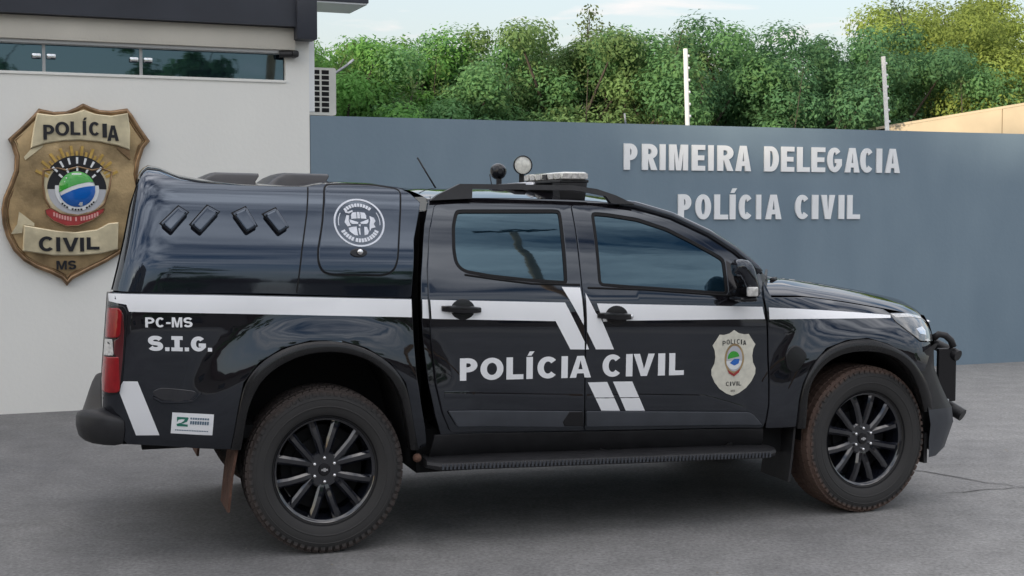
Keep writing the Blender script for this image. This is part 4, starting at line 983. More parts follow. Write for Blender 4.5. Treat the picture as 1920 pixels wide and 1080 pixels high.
# front fenders
top_edge = []
for x in np.linspace(3.02, 2.30, 14): top_edge.append((x, 1.2125 - RAKE * x - droop(x)))
arch_f = T['flare_f_out']
fender = [(2.262, 1.20), (2.258, 1.143), (2.270, 1.035), (2.280, .762), (2.280, .598), (2.268, .478)] + [(2.442, .478)] + arch_f[1:10] + [(3.20, .742), (3.24, .80), (3.292, .865), (3.29, .885), (3.184, .895), (3.103, .955), (3.050, 1.006), (3.058, 1.040)] + top_edge + [(2.272, 1.225)]
for s in (-1, 1): skin('fender', fender, w_body, M['paint'], truck, side=s, spacing=.04)
# bumper, grille
cz = [(.27, 3.26, .02), (.31, 3.26, .07), (.36, 3.26, .09), (.45, 3.25, .112), (.53, 3.235, .11), (.58, 3.22, .085), (.66, 3.195, .055), (.75, 3.168, .03), (.84, 3.19, .012), (.885, 3.27, .0)]
pc = [(3.16, .930), (3.20, .918), (3.24, .900), (3.275, .868), (3.305, .82), (3.335, .755), (3.37, .65), (3.40, .52), (3.425, .35), (3.44, .15)]; pc = pc + [(x, -y) for x, y in pc[::-1]]
rows = []
for z, x0, sx_ in cz:
    row = []
    for i, (x, y) in enumerate(pc):
        t = min(i, len(pc) - 1 - i) / 9; row.append((x0 + (x - 3.16) * (3.44 - x0) / .28 + sx_ * smooth(t * 2.6), -y * (1 - .03 * (z < .4)), z))
    rows.append(row)
mb = MB(); mb.grid(rows[:5]); mb.build('lower_bumper', M['grey_plastic'], truck, smooth=True)
mb = MB(); mb.grid(rows[4:]); fb = mb.build('front_bumper', M['plastic'], truck, smooth=True)
mb = MB(); mb.grid([[(x + .004, y * .97, .87) for x, y, z in rows[-1][4:-4]], [(x - .01, y * .93, .97) for x, y, z in rows[-1][4:-4]], [(x - .03, y * .90, 1.02) for x, y, z in rows[-1][4:-4]]]); gr = mb.build('grille', M['gloss_plastic'], truck, smooth=True)
for z in (.88, .93, .98):
    mb = MB(); mb.tube([(x + .006, y * .93, z) for x, y, _ in rows[-1][5:-5]], .010, 6); mb.build('grille_bar', M['chrome'], gr, smooth=True)
mb = MB(); mb.tube([(3.26, -.80, .29), (3.262, -.86, .29)], .01, 6); 
mb = MB(); mb.box(3.245, 3.265, -.88, -.60, .235, .40); mb.box(3.245, 3.265, .60, .88, .235, .40); mb.build('splash_guard', M['plastic'], truck)
# headlights
for s in (-1, 1):
    hl = skin('headlight', fillet([(3.046, 1.045), (3.19, 1.040), (3.297, 1.022), (3.345, .986), (3.36, .94), (3.33, .886), (3.27, .889), (3.184, .900), (3.106, .958), (3.055, 1.004)], .012), w_body, M['smoke_lens'], truck, off=.004, thick=.03, side=s, spacing=.02)
    skin('lens_edge', [(3.052, 1.042), (3.19, 1.036), (3.297, 1.018), (3.338, .985), (3.325, .985), (3.29, 1.004), (3.19, 1.020), (3.075, 1.022)], w_body, M['clear'], hl, off=.007, thick=.004, side=s, spacing=.02)
    skin('lamp_reflector', [(3.185, .962), (3.250, .970), (3.268, .948), (3.255, .925), (3.200, .935)], w_body, M['chrome'], hl, off=.006, thick=.004, side=s, spacing=.02, bev=.001)
    skin('turn_signal', [(3.225, .902), (3.27, .905), (3.285, .893), (3.250, .891)], w_body, M['clear'], hl, off=.006, thick=.004, side=s, spacing=.02, bev=.001)
# bull bar
bb_pts = lambda s: [(3.36, s * .80, .905), (3.44, s * .79, .893), (3.53, s * .775, .820), (3.54, s * .77, .795)]
bull = MB(); bull.tube([(3.395, -.48, .905), (3.45, -.62, .862), (3.516, -.79, .797)], .031, 14)
bb = bull.build('bull_bar', M['plastic'], truck, smooth=True, angle=50)
mb = MB(); mb.tube([(3.395, .48, .905), (3.45, .62, .862), (3.516, .79, .797)], .031, 14); mb.build('upper_bar', M['plastic'], bb, smooth=True, angle=50)
mb = MB(); mb.tube([(3.395, -.475, .905), (3.44, -.2, .92), (3.44, .2, .92), (3.395, .475, .905)], .031, 14); mb.build('cross_bar', M['plastic'], bb, smooth=True, angle=50)
for s in (-1, 1):
    mb = MB(); mb.tube([(3.385, s * .74, .890), (3.415, s * .752, .915), (3.45, s * .765, .908), (3.478, s * .775, .880), (3.49, s * .78, .845)], .019, 10); mb.build('bull_bar_hoop', M['plastic'], bb, smooth=True)
    mb = MB(); mb.tube([(3.40, s * .55, .612), (3.47, s * .67, .54), (3.547, s * .795, .468)], .035, 14); mb.build('lower_bar', M['plastic'], bb, smooth=True, angle=50)
for s in (-1, 1):
    mb = MB(); mb.box(3.40, 3.515, s * .765 - .012, s * .765 + .012, .545, .84, bev=.006); mb.build('bar_plate', M['gloss_plastic'], bb)
    mb = MB(); mb.box(3.385, 3.45, s * .78 - .03, s * .78 + .03, .535, .565, bev=.006); mb.build('bar_bracket', M['steel'], bb)

# ---- wheels
def make_wheel(name, x, side, steer, tyre_m):
    """the rim carries tyre, nuts and cap; its outer face looks along local -y"""
    mb = MB()
    mb.lathe([(.246, -.106), (.250, -.100), (.243, -.092), (.234, -.088), (.228, -.06), (.205, .02), (.205, .10), (.24, .108)], 72)
    for k in range(12):
        g = k // 2; a = R(60 * g + 30 + (15.5 if k % 2 else -15.5)); a0 = R(60 * g + 30 + (7.5 if k % 2 else -7.5))
        ro, ri = .234, .070
        def P(r, t, y, ang):
            return (r * math.cos(ang) - t * math.sin(ang), y, r * math.sin(ang) + t * math.cos(ang))
        secs = []
        for r, wd, yf, yb, an in ((ri, .020, -.080, -.02, a0), (.12, .0200, -.090, -.025, a0 * .5 + a * .5), (.18, .0195, -.093, -.03, a0 * .2 + a * .8), (ro, .0225, -.086, -.03, a)):
            secs.append([P(r, -wd, yb, an), P(r, -wd, yf + .010, an), P(r, -wd * .45, yf, an), P(r, wd * .45, yf, an), P(r, wd, yf + .010, an), P(r, wd, yb, an)])
        mb.grid(secs)
    mb.lathe([(0, -.078), (.080, -.078), (.088, -.070), (.088, 0)], 36)
    rim = mb.build('wheel', M['rim'], truck, smooth=True, angle=30)
    rim.scale = (.957, 1, 1); rim.location = (x, side * .80, .3875); rim.rotation_euler = (R(8), 0, 0)
    rim.rotation_euler = (0, 0, steer + (math.pi if side > 0 else 0))
    mb = MB(); mb.lathe([(.0, -.02), (.15, -.02), (.15, .0), (.20, .0), (.20, .05)], 40); mb.build('brake_disc', M['matte'], rim)
    prof = [(.247, -.100), (.258, -.112), (.278, -.124), (.310, -.131), (.345, -.129), (.366, -.120), (.3775, -.106), (.3825, -.085), (.385, -.04), (.385, .04), (.3825, .085), (.3775, .106), (.366, .120), (.345, .129), (.310, .131), (.278, .124), (.258, .112), (.247, .100)]
    mb = MB(); mb.lathe(prof, 84)
    for k in range(66):                                          # shoulder lugs and tread blocks
        a = 2 * math.pi * k / 66
        for (r0, r1, y0, y1, wd, sh) in ((.352, .369, -.1296, -.119, .0095, 0), (.352, .369, .119, .1296, .0095, 0), (.373, .3845, -.108, -.074, .0150, 0), (.378, .3882, -.066, -.024, .0145, .5), (.378, .3882, -.016, .016, .0145, .2), (.378, .3882, .024, .066, .0145, .5), (.373, .3845, .074, .108, .0150, 0)):
            aa = a + sh * 2 * math.pi / 66; c, s_ = math.cos(aa), math.sin(aa); vs_ = []
            for r in (r0, r1):
                for y, t in ((y0, -wd), (y1, -wd), (y1, wd), (y0, wd)): vs_.append((r * c - t * s_, y, r * s_ + t * c))
            mb.add(vs_, [(4, 5, 6, 7), (0, 1, 5, 4), (1, 2, 6, 5), (2, 3, 7, 6), (3, 0, 4, 7)])
    ty = mb.build('tyre', tyre_m, rim, smooth=True, angle=32, fix=False)
    mb = MB(); mb.lathe([(.253, -.1085), (.256, -.113), (.260, -.1135)], 60); mb.build('bead_ring', M['rubber'], rim, smooth=True)
    mb = MB(); mb.lathe([(.296, -.1275), (.299, -.1315), (.303, -.1315), (.306, -.1295)], 72); mb.lathe([(.334, -.1285), (.336, -.1315), (.339, -.1315), (.341, -.1275)], 72); mb.build('sidewall_rib', tyre_m, ty, smooth=True)
    for k in range(6):
        a = R(60 * k + 30); mb = MB(); mb.lathe([(0, -.012), (.006, -.011), (.0095, -.006), (.0095, .006)], 8); o = mb.build('lug_nut', M['chrome'], rim, smooth=True); o.location = (.056 * math.cos(a), -.084, .056 * math.sin(a))
    mb = MB(); mb.lathe([(0, -.088), (.026, -.087), (.030, -.080), (.030, -.075)], 24); cap = mb.build('hub_cap', M['gloss_plastic'], rim, smooth=True, angle=40)
    mb = MB(); mb.box(-.016, .016, -.0905, -.0875, -.0042, .0042); mb.box(-.006, .006, -.0907, -.0875, -.0085, .0085); mb.build('cap_emblem', M['chrome'], cap)
    return rim
wr = make_wheel('wheel', 0.0, -1, 0.0, M['tyre']); wf = make_wheel('wheel', 2.86, -1, R(4), M['tyre_muddy'])
make_wheel('wheel', 0.0, 1, 0.0, M['tyre']); make_wheel('wheel', 2.86, 1, R(4), M['tyre_muddy'])

# ---- wheel arch flares
def flare(out, inn, m, name='wheel_arch_flare'):
    n = 40
    def resample(L):
        L = [Vector(p) for p in L]; d = [0]
        for a, b in zip(L[:-1], L[1:]): d.append(d[-1] + (b - a).length)
        res = []
        for k in range(n + 1):
            t = d[-1] * k / n; i = max(j for j in range(len(d)) if d[j] <= t + 1e-9); i = min(i, len(L) - 2)
            res.append(L[i].lerp(L[i + 1], (t - d[i]) / max(1e-9, d[i + 1] - d[i])))
        # light smoothing of the traced line
        for _ in range(3): res = [res[0]] + [(res[i - 1] + res[i] * 2 + res[i + 1]) / 4 for i in range(1, n)] + [res[-1]]
        return res
    A, B = resample(out), resample(inn)
    for s in (-1, 1):
        rows = []
        for a, b in zip(A, B):
            wa = w_body(a.x, a.y); m_ = a.lerp(b, .45); wm = max(w_body(m_.x, m_.y), wa)
            rows.append([(a.x, s * (wa - .01), a.y), (a.x, s * (wa + .010), a.y), (a.lerp(b, .12).x, s * (wa + .014), a.lerp(b, .12).y), (m_.x, s * (wm + .018), m_.y), (a.lerp(b, .9).x, s * (wm + .016), a.lerp(b, .9).y), (b.x, s * (wm + .012), b.y), (b.x, s * (wm - .06), b.y)])
        mb = MB(); mb.grid(rows, flip=s < 0); mb.build(name, m, truck, smooth=True, angle=55)
M['flare'] = mat('satin_black_flare', (0.012, 0.012, 0.013), 0.22, noise=(9, .3))
flare(T['flare_r_out'], T['flare_r_in'], M['flare']); flare(T['flare_f_out'], T['flare_f_in'], M['flare'])

# ---- mud flaps
def mud_flap(pts, y0, y1, m):
    mb = MB(); mb.grid([[(x, y0, z) for x, z in pts], [(x, y1, z) for x, z in pts]]); mb.grid([[(x + .012, y0, z) for x, z in pts], [(x + .012, y1, z) for x, z in pts]], flip=True)
    mb.grid([[(x, y0, z) for x, z in pts], [(x + .012, y0, z) for x, z in pts]], flip=True)
    return mb.build('mud_flap', m, truck)
mud_flap([(-.385, .62), (-.41, .50), (-.432, .38), (-.45, .22)], -.905, -.62, M['mud']); mud_flap([(-.385, .62), (-.41, .50), (-.432, .38), (-.45, .22)], .62, .905, M['mud'])
mud_flap([(2.45, .63), (2.435, .45), (2.42, .30), (2.405, .19)], -.915, -.62, M['plastic']); mud_flap([(2.45, .63), (2.435, .45), (2.42, .30), (2.405, .19)], .62, .915, M['plastic'])

# ---- doors
rwin = fillet(ccw(T['rwin']), .03); fwin = fillet(ccw(T['fwin']), .02)
def fix_door(name, outline, win, m):
    near = None
    for s in (-1, 1):
        d = skin(name, fillet(ccw(outline), .018), w_cab, m, truck, holes=[inset(win, -.010)], side=s, spacing=.045)
        seal = skin('window_seal', inset(win, -.0098), w_cab, M['rubber'], d, holes=[inset(win, .006)], off=-.002, thick=.012, bev=.002, side=s, spacing=.05)
        skin('window_glass', inset(win, .003), w_cab, M['glass'], d, off=-.008, thick=.004, side=s, spacing=.05, ret=False)
        if s < 0: near = d
    return near
rd = T['rdoor']; fd = T['fdoor']
g = .0028
rdoor = [(x - (g if i in (3, 4, 5, 6, 7, 8, 9) else 0), z) for i, (x, z) in enumerate(rd)]
fdoor = [(x + (g if i in (0, 13, 14, 15, 16, 17, 18) else 0), z) for i, (x, z) in enumerate(fd)]
rear_door = fix_door('rear_door', rdoor, rwin, M['paint']); front_door = fix_door('front_door', fdoor, fwin, M['paint'])
skin('sill', [(.52, .530), (1.283, .503), (2.262, .473), (2.28, .36), (1.033, .37), (.50, .40)], w_cab, M['plastic'], truck, off=-.008, spacing=.08); skin('sill', [(.52, .530), (1.283, .503), (2.262, .473), (2.28, .36), (1.033, .37), (.50, .40)], w_cab, M['plastic'], truck, off=-.008, spacing=.08, side=1)
def strip(name, pts, off, wid, m, parent, wf=w_cab):
    L = [Vector(p) for p in densify(pts + pts[::-1][1:-1], .05)[:0]] or None
    P_ = []
    for (a, b) in zip(pts[:-1], pts[1:]):
        n = max(1, int(math.hypot(b[0] - a[0], b[1] - a[1]) / .06))
        for k in range(n): P_.append((a[0] + (b[0] - a[0]) * k / n, a[1] + (b[1] - a[1]) * k / n))
    P_.append(pts[-1]); mb = MB()
    mb.grid([[(x, -(wf(x, z) + 0), z - wid), (x, -(wf(x, z) + off), z - wid * .4), (x, -(wf(x, z) + off), z + wid * .4), (x, -(wf(x, z) + 0), z + wid)] for x, z in P_])
    return mb.build(name, m, parent, smooth=True, angle=50)
skin('door_moulding', fillet(T['mold_r'], .012), w_cab, M['grey_plastic'], rear_door, off=.014, thick=.016, bev=.004, spacing=.05)
skin('door_moulding', fillet(T['mold_f'], .012), w_cab, M['grey_plastic'], front_door, off=.014, thick=.016, bev=.004, spacing=.05)
skin('moulding_end', [(1.195, .612), (1.268, .609), (1.274, .534), (1.175, .540), (1.165, .56)], w_cab, M['gloss_plastic'], rear_door, off=.017, thick=.008, spacing=.05)
strip('door_crease', [(.56, .722), (.9, .705), (1.266, .683)], .0017, .018, M['paint'], rear_door); strip('door_crease', [(1.288, .682), (1.6, .672), (1.926, .654), (2.05, .618), (2.16, .578)], .0017, .018, M['paint'], front_door)
strip('belt_trim', [(.68, 1.285), (.83, 1.262), (1.01, 1.238), (1.26, 1.228)], .005, .006, M['rubber'], rear_door); strip('belt_trim', [(1.30, 1.213), (1.6, 1.199), (2.06, 1.160)], .005, .006, M['rubber'], front_door)
def handle(px0, px1, cx, cz, parent):
    """pull handle over a dark finger bowl"""
    bowl = skin('handle_bowl', [(cx + .060 * math.cos(a), cz + .050 * math.sin(a)) for a in np.linspace(0, 2 * math.pi, 25)[:-1]], w_cab, M['gloss_plastic'], parent, off=.004, thick=.01, spacing=.03)
    y = -w_cab(cx, cz); mb = MB(); zr = (px1[1] - px0[1]) / (px1[0] - px0[0])
    sec = []
    for t in np.linspace(0, 1, 14):
        x = px0[0] + (px1[0] - px0[0]) * t; z = px0[1] + (px1[1] - px0[1]) * t; o = .012 + .030 * math.sin(math.pi * t) ** .6; h = .013 + .006 * math.sin(math.pi * t); yy = -w_cab(x, z) - o
        sec.append([(x, yy + .016, z - h), (x, yy + .003, z - h * .8), (x, yy, z), (x, yy + .003, z + h * .8), (x, yy + .016, z + h)])
    mb.grid(sec, close=True); mb.add(sec[0], [(0, 1, 2, 3, 4)]); mb.add(sec[-1], [(4, 3, 2, 1, 0)])
    h = mb.build('door_handle', M['gloss_plastic'], parent, smooth=True, angle=50)
    return h
handle((.552, 1.130), (.745, 1.119), .657, 1.124, rear_door); hf = handle((1.338, 1.080), (1.520, 1.069), 1.440, 1.076, front_door)
mb = MB(); mb.lathe([(0, -.004), (.010, -.003), (.012, 0)], 14); o = mb.build('key_lock', M['chrome'], front_door, smooth=True); o.location = (1.512, -w_cab(1.512, 1.069) - .016, 1.070)
# mirror
skin('mirror_sail', T['sail'], w_cab, M['gloss_plastic'], front_door, off=.003, thick=.01, spacing=.03)
def mirror(s):
    mb = MB(); rows = []
    for t, (xx, wx, zz, hz) in zip(np.linspace(0, 1, 7), [(0, .02, 0, .03), (.012, .055, .0, .078), (.05, .075, .0, .095), (.09, .08, .0, .098), (.13, .075, .0, .095), (.16, .06, .004, .085), (.175, .02, .005, .04)]):
        row = []
        for k in range(20):
            a = 2 * math.pi * k / 20; c, sn = math.cos(a), math.sin(a)
            row.append((2.055 + xx * .48 - .03 * math.copysign(abs(sn) ** .7, sn), s * (1.02 + 1.05 * wx * math.copysign(abs(c) ** .6, c)), 1.252 + zz + hz * math.copysign(abs(sn) ** .6, sn)))
        rows.append(row)
    mb.grid(rows, close=True); mb.add(rows[0], [tuple(range(19, -1, -1))]); mb.add(rows[-1], [tuple(range(20))])
    m_ = mb.build('side_mirror', M['paint'], front_door if s < 0 else truck, smooth=True, angle=50, fix=True)
    mb = MB(); mb.tube([(2.09, s * .86, 1.165), (2.09, s * .98, 1.18)], .03, 8); mb.box(2.05, 2.14, s * 1.0 - .07, s * 1.0 + .07, 1.138, 1.162, bev=.01); mb.build('mirror_arm', M['gloss_plastic'], m_, smooth=True, angle=50)
    mb = MB(); mb.box(2.066, 2.122, s * 1.100 - .012, s * 1.100 + .012, 1.168, 1.215, bev=.006); mb.build('mirror_indicator', M['clear'], m_, smooth=True, angle=50)
mirror(-1); mirror(1)
bpy.data.objects['side_mirror'].parent = truck

# ---- bed
bed = T['bed_outline']; arch_r = T['flare_r_out']
bed_o = [(-.954, 1.228), (-.927, 1.230), (-.5, 1.216), (.410, 1.179), (.413, 1.105), (.415, .98), (.422, .832), (.445, .68), (.466, .576), (.481, .482), (.445, .463)] + arch_r[::-1] + [(-.673, .533), (-.879, .553), (-.92, .60), (-.986, .66), (-.986, .84), (-.974, 1.0)]
for s in (-1, 1): skin('bed_side', bed_o, w_body, M['paint'], truck, side=s, spacing=.04).location.x = .042 * (s + 1)
wt = lambda z: w_body(bedx(z), z)
mb = MB(); mb.grid([[(bedx(z) - .001 + .042 * (s + 1) + .045 * (1 - abs(s) ** 10), s * wt(z), z) for s in np.linspace(-1, 1, 25)] for z in np.linspace(.66, 1.226, 8)], flip=True); mb.build('tailgate', M['paint'], truck, smooth=True)
mb = MB(); mb.grid([[(.43, s * .90, z) for s in (-1, 1)] for z in (.5, 1.2)]); mb.build('bed_front', M['matte'], truck)
mb = MB(); mb.grid([[(.475, -s * .86, .56), (.455, -s * .86, 1.18), (.475, -s * .80, 1.34), (.505, -s * .71, 1.52), (.52, -s * .64, 1.60)] for s in (1, -1)]); mb.build('dark_gap_filler', M['matte'], truck)  # dark sheet added so no light shows through between bed and cab
mb = MB(); mb.add([(-.92, -.80, 1.20), (-.85, -.88, 1.20), (.41, -.88, 1.16), (.41, .88, 1.16), (-.80, .88, 1.20), (-.83, .80, 1.20)], [(0, 1, 2, 3, 4, 5)]); mb.build('bed_cover', M['matte'], truck)
# tail lights
for s in (-1, 1):
    th = fillet([(-.957, 1.172), (-.891, 1.174), (-.874, 1.145), (-.882, 1.063), (-.890, .966), (-.900, .861), (-.914, .783), (-.986, .770), (-.978, .933), (-.968, 1.05)], .012)
    tl = skin('tail_light', th, w_body, M['gloss_plastic'], truck, off=.010, thick=.03, side=s, spacing=.025); tl.location.x = .042 * (s + 1)
    skin('red_lens', fillet([(-.956, 1.162), (-.912, 1.164), (-.898, 1.150), (-.906, 1.05), (-.914, 1.035), (-.968, 1.030)], .008), w_body, M['red'], tl, off=.020, thick=.012, bev=.005, side=s, spacing=.02)
    skin('red_lens', fillet([(-.977, .945), (-.914, .950), (-.912, .800), (-.925, .790), (-.985, .788), (-.985, .85)], .008), w_body, M['red'], tl, off=.020, thick=.012, bev=.005, side=s, spacing=.02)
    skin('dark_lens', fillet([(-.910, 1.152), (-.893, 1.140), (-.890, 1.06), (-.898, .94), (-.910, .83), (-.920, .80), (-.920, .95), (-.935, .96), (-.935, 1.02), (-.915, 1.03)], .006), w_body, M['dark_red'], tl, off=.014, thick=.01, bev=.002, side=s, spacing=.02)
    skin('reversing_lens', fillet([(-.969, 1.024), (-.940, 1.026), (-.936, .956), (-.976, .950)], .005), w_body, M['clear'], tl, off=.016, thick=.012, bev=.003, side=s, spacing=.02)
# rear bumper
path = [(-.900, .905, .553, .680), (-.93, .925, .552, .690), (-.985, .925, .556, .705), (-1.035, .905, .562, .712), (-1.07, .86, .570, .714), (-1.088, .79, .575, .705), (-1.088, .65, .57, .655), (-1.078, .40, .555, .61), (-1.062, .15, .55, .60), (-1.045, -.15, .55, .60), (-1.03, -.40, .555, .60), (-1.01, -.65, .57, .62), (-.99, -.79, .575, .66), (-.975, -.86, .57, .68), (-.955, -.905, .562, .68), (-.935, -.925, .556, .68), (-.900, -.905, .553, .66)]
rows = []
for i, (x, y, z0, z1) in enumerate(path):
    t = Vector((path[min(i + 1, len(path) - 1)][0] - path[max(i - 1, 0)][0], path[min(i + 1, len(path) - 1)][1] - path[max(i - 1, 0)][1])).normalized(); nx, ny = (t.y, -t.x) if True else (0, 0)
    nx, ny = t.y, -t.x; row = []
    for f, o in ((0, -.10), (0, -.03), (.03, -.010), (.12, .0), (.5, .010), (.78, .010), (.90, .004), (.97, -.008), (1.0, -.026), (1.0, -.11)):
        row.append((x + nx * o, -(y + ny * o), z0 + (z1 - z0) * f))
    rows.append(row)
mb = MB(); mb.grid(rows, flip=False); rbm = mb.build('rear_bumper', M['plastic'], truck, smooth=True, angle=60)
mb = MB(); mb.add(rows[0], [tuple(range(10))]); mb.add(rows[-1], [tuple(range(9, -1, -1))]); mb.build('bumper_end', M['plastic'], rbm)
skin('bed_recess', fillet(T['recess'], .02), w_body, M['rim'], truck, off=.002, thick=.004, bev=.0015, spacing=.04)
strip('recess_lip', [(-.770, .765), (-.735, .743), (-.66, .738), (-.60, .742), (-.565, .775)], .014, .008, M['paint'], truck, wf=w_body)
skin('fender_oval', fillet(T['oval'], .04), w_body, M['gloss_plastic'], truck, off=.010, thick=.01, bev=.005, spacing=.03)  # raised gloss black oval on the fender

# ---- canopy on the bed
co = fillet(ccw([(-.79, 1.752), (-.763, 1.768)] + T['can_outline'][3:17] + [(.412, 1.182), (-.262, 1.214), (-.935, 1.232), (-.905, 1.344), (-.877, 1.458), (-.842, 1.615), (-.815, 1.70)]), .012)
canopy = skin('canopy', co, w_can, M['canopy'], truck, spacing=.035, off=.0, thick=.03)
skew = lambda x, s: .042 * (s + 1) * smooth((-.55 - x) / .25)
far_co = [(x + skew(x, 1), z) for x, z in co]
skin('canopy_side', far_co, lambda x, z: w_can(x - .084 if x < -.5 else x, z), M['canopy'], canopy, spacing=.05, side=1)
tp = [(-.812, 1.705), (-.805, 1.735), (-.79, 1.752), (-.763, 1.768)] + T['can_outline'][3:15]
tp = [p for i, p in enumerate(tp)]; dense = []
for a, b in zip(tp[:-1], tp[1:]):
    n = max(1, int(math.hypot(b[0] - a[0], b[1] - a[1]) / .03)); dense += [(a[0] + (b[0] - a[0]) * k / n, a[1] + (b[1] - a[1]) * k / n) for k in range(n)]
dense.append(tp[-1]); rows = []
for x, z in dense:
    w = w_can(x, z) - .001; cr = .050 - .030 * smooth((x + .75) / .5) - .012 * smooth((x - .3) / .2); row = []
    for s in np.linspace(-1, 1, 33):
        row.append((x + skew(x, s), s * w, z + cr * (1 - abs(s) ** 2.2) ** .75))
    rows.append(row)
mb = MB(); mb.grid(rows, flip=True); mb.build('canopy_roof', M['canopy'], canopy, smooth=True)
rr = [(-.935, 1.225), (-.905, 1.344), (-.877, 1.458), (-.842, 1.615), (-.812, 1.705)]
mb = MB(); mb.grid([[(x - .004 + .042 * (s + 1), s * w_can(x, z), z) for s in np.linspace(-1, 1, 33)] for x, z in rr] + [[(x - .005, y, z) for x, y, z in rows[0]]], flip=True); mb.build('canopy_back', M['plastic'], canopy, smooth=True)
fr = [(.412, 1.18), (.42, 1.328), (.438, 1.452), (.469, 1.553), (.493, 1.629)]
mb = MB(); mb.grid([[(x - .004, s * (w_can(x, z) - .004), z) for s in np.linspace(-1, 1, 9)] for x, z in fr]); mb.build('front_wall', M['matte'], canopy, smooth=True)
def seam(pts, wf, parent, wid=.006, name='panel_gap'):
    """a dark shut line recessed between two panels"""
    return strip(name, pts, .0006, wid / 2, M['matte'], parent, wf)
def seam_v(pts, wf, parent, wid=.006, closed=False, name='panel_gap'):
    P_ = []; Q = pts + ([pts[0]] if closed else [])
    for a, b in zip(Q[:-1], Q[1:]):
        n = max(1, int(math.hypot(b[0] - a[0], b[1] - a[1]) / .03))
        for k in range(n): P_.append(Vector((a[0] + (b[0] - a[0]) * k / n, a[1] + (b[1] - a[1]) * k / n)))
    P_.append(Vector(Q[-1])); rows = []
    for i, p in enumerate(P_):
        d = (P_[min(i + 1, len(P_) - 1)] - P_[max(0, i - 1)]).normalized(); nn = Vector((-d.y, d.x)) * wid / 2; a, b = p + nn, p - nn
        rows.append([(a.x, -(wf(a.x, a.y) + .0012), a.y), (b.x, -(wf(b.x, b.y) + .0012), b.y)])
    mb = MB(); mb.grid(rows, flip=True); return mb.build(name, M['matte'], parent)
seam_v(T['can_seam'], w_can, canopy, .007)
hd = fillet([p for p in T['can_door']], .03)
hatch = skin('side_hatch', inset(ccw(hd), .004), w_can, M['canopy'], canopy, off=.006, thick=.01, spacing=.035)
seam_v(ccw(hd), w_can, canopy, .009, closed=True)
mb = MB(); mb.lathe([(0, -.006), (.012, -.005), (.014, 0)], 16); o = mb.build('lock_cylinder', M['chrome'], hatch, smooth=True); o.location = (.172, -w_can(.17, 1.397) - .020, 1.399)
skin('lock_plate', [(.167 + .040 * math.cos(a), 1.396 + .020 * math.sin(a)) for a in np.linspace(0, 2 * math.pi, 21)[:-1]], w_can, M['gloss_plastic'], hatch, off=.013, thick=.012, spacing=.02)
for i in range(1, 5):
    q = ccw(T['vent%d' % i]); v = skin('side_vent', fillet(inset(q, .004), .010), w_can, M['canopy'], canopy, off=.034, thick=.04, bev=.014, spacing=.02)
    v['label'] = 'forward leaning side vent' if i < 3 else 'backward leaning side vent'
    skin('vent_opening', [q[k] for k in range(4)], w_can, M['matte'], v, off=.0015, thick=.003, bev=.001, spacing=.03)
M['vent'] = mat('satin_black_vent', (0.010, 0.011, 0.015), 0.33, noise=(8, .3))
for x0, x1 in ((-.545, -.235), (-.205, .115)):
    rows = []
    for t in np.linspace(0, 1, 9):
        hh = smooth(t / .38); x = x0 + (x1 - x0) * t; rows.append([(x + .02 * t * (f > .5), y * (1 - .16 * f), 1.700 + (.012 + .070 * hh - .006 * t) * f) for y, f in ((-.36, 0), (-.36, .45), (-.355, .8), (-.34, .95), (-.30, 1.0), (0, 1.03), (.30, 1.0), (.34, .95), (.355, .8), (.36, .45), (.36, 0))])
    mb = MB(); mb.grid(rows, flip=True); mb.add(rows[0], [tuple(range(11))])
    rv = mb.build('roof_vent', M['vent'], canopy, smooth=True, angle=60)
    mb = MB(); mb.add([(x + .004, y * .96, z) for x, y, z in rows[-1]], [tuple(range(10, -1, -1))]); mb.build('vent_mouth', M['matte'], rv)
# unit emblem on the hatch (white ring, arcs of lettering, a helmeted mask)
lx, lz = .183, 1.535; LRX, LRZ = .121, .112
def lp(x, z): return (lx + (x - 437) / 290 * LRX, lz - (z - 405) / 275 * LRZ)
def ring(r0, r1, a0=0, a1=360, n=48):
    o = [(lx + LRX * r1 * math.cos(R(a0 + (a1 - a0) * k / n)), lz + LRZ * r1 * math.sin(R(a0 + (a1 - a0) * k / n))) for k in range(n + 1)]
    i_ = [(lx + LRX * r0 * math.cos(R(a0 + (a1 - a0) * k / n)), lz + LRZ * r0 * math.sin(R(a0 + (a1 - a0) * k / n))) for k in range(n + 1)]
    return [o[:-1], i_[:-1]] if a1 - a0 >= 360 else [o + i_[::-1]]
emb = [ring(.93, 1.0)]
for a in list(range(48, 90, 9)) + list(range(93, 130, 9)): emb.append(ring(.66, .80, a, a + 7, 3))
for a in list(range(205, 250, 9)) + list(range(254, 334, 9)): emb.append(ring(.66, .82, a, a + 7, 3))
emb += [ring(.80, .83, 150, 188, 8), ring(.80, .83, -8, 30, 8)]
for pl in ([(365, 290), (412, 285), (412, 358), (352, 362), (350, 325)], [(420, 283), (452, 283), (452, 356), (420, 358)], [(460, 285), (508, 292), (524, 325), (522, 362), (460, 358)],
           [(330, 368), (400, 392), (428, 400), (420, 420), (352, 420), (333, 400)], [(545, 368), (478, 392), (448, 400), (456, 420), (522, 420), (542, 400)],
           [(310, 465), (360, 452), (402, 450), (408, 552), (372, 548), (318, 505)], [(488, 452), (520, 455), (536, 505), (522, 540), (484, 552)],
           [(300, 320), (330, 322), (318, 380), (338, 440), (300, 448), (270, 400)], [(560, 330), (610, 350), (625, 390), (600, 420), (618, 460), (570, 470), (545, 510), (552, 430), (566, 380)],
           [(425, 425), (452, 425), (448, 448), (430, 448)], [(420, 470), (440, 462), (440, 548), (424, 540)], [(280, 262), (320, 280), (370, 262), (380, 275), (330, 300), (290, 290)]):
    emb.append([ccw([lp(*p) for p in pl])])
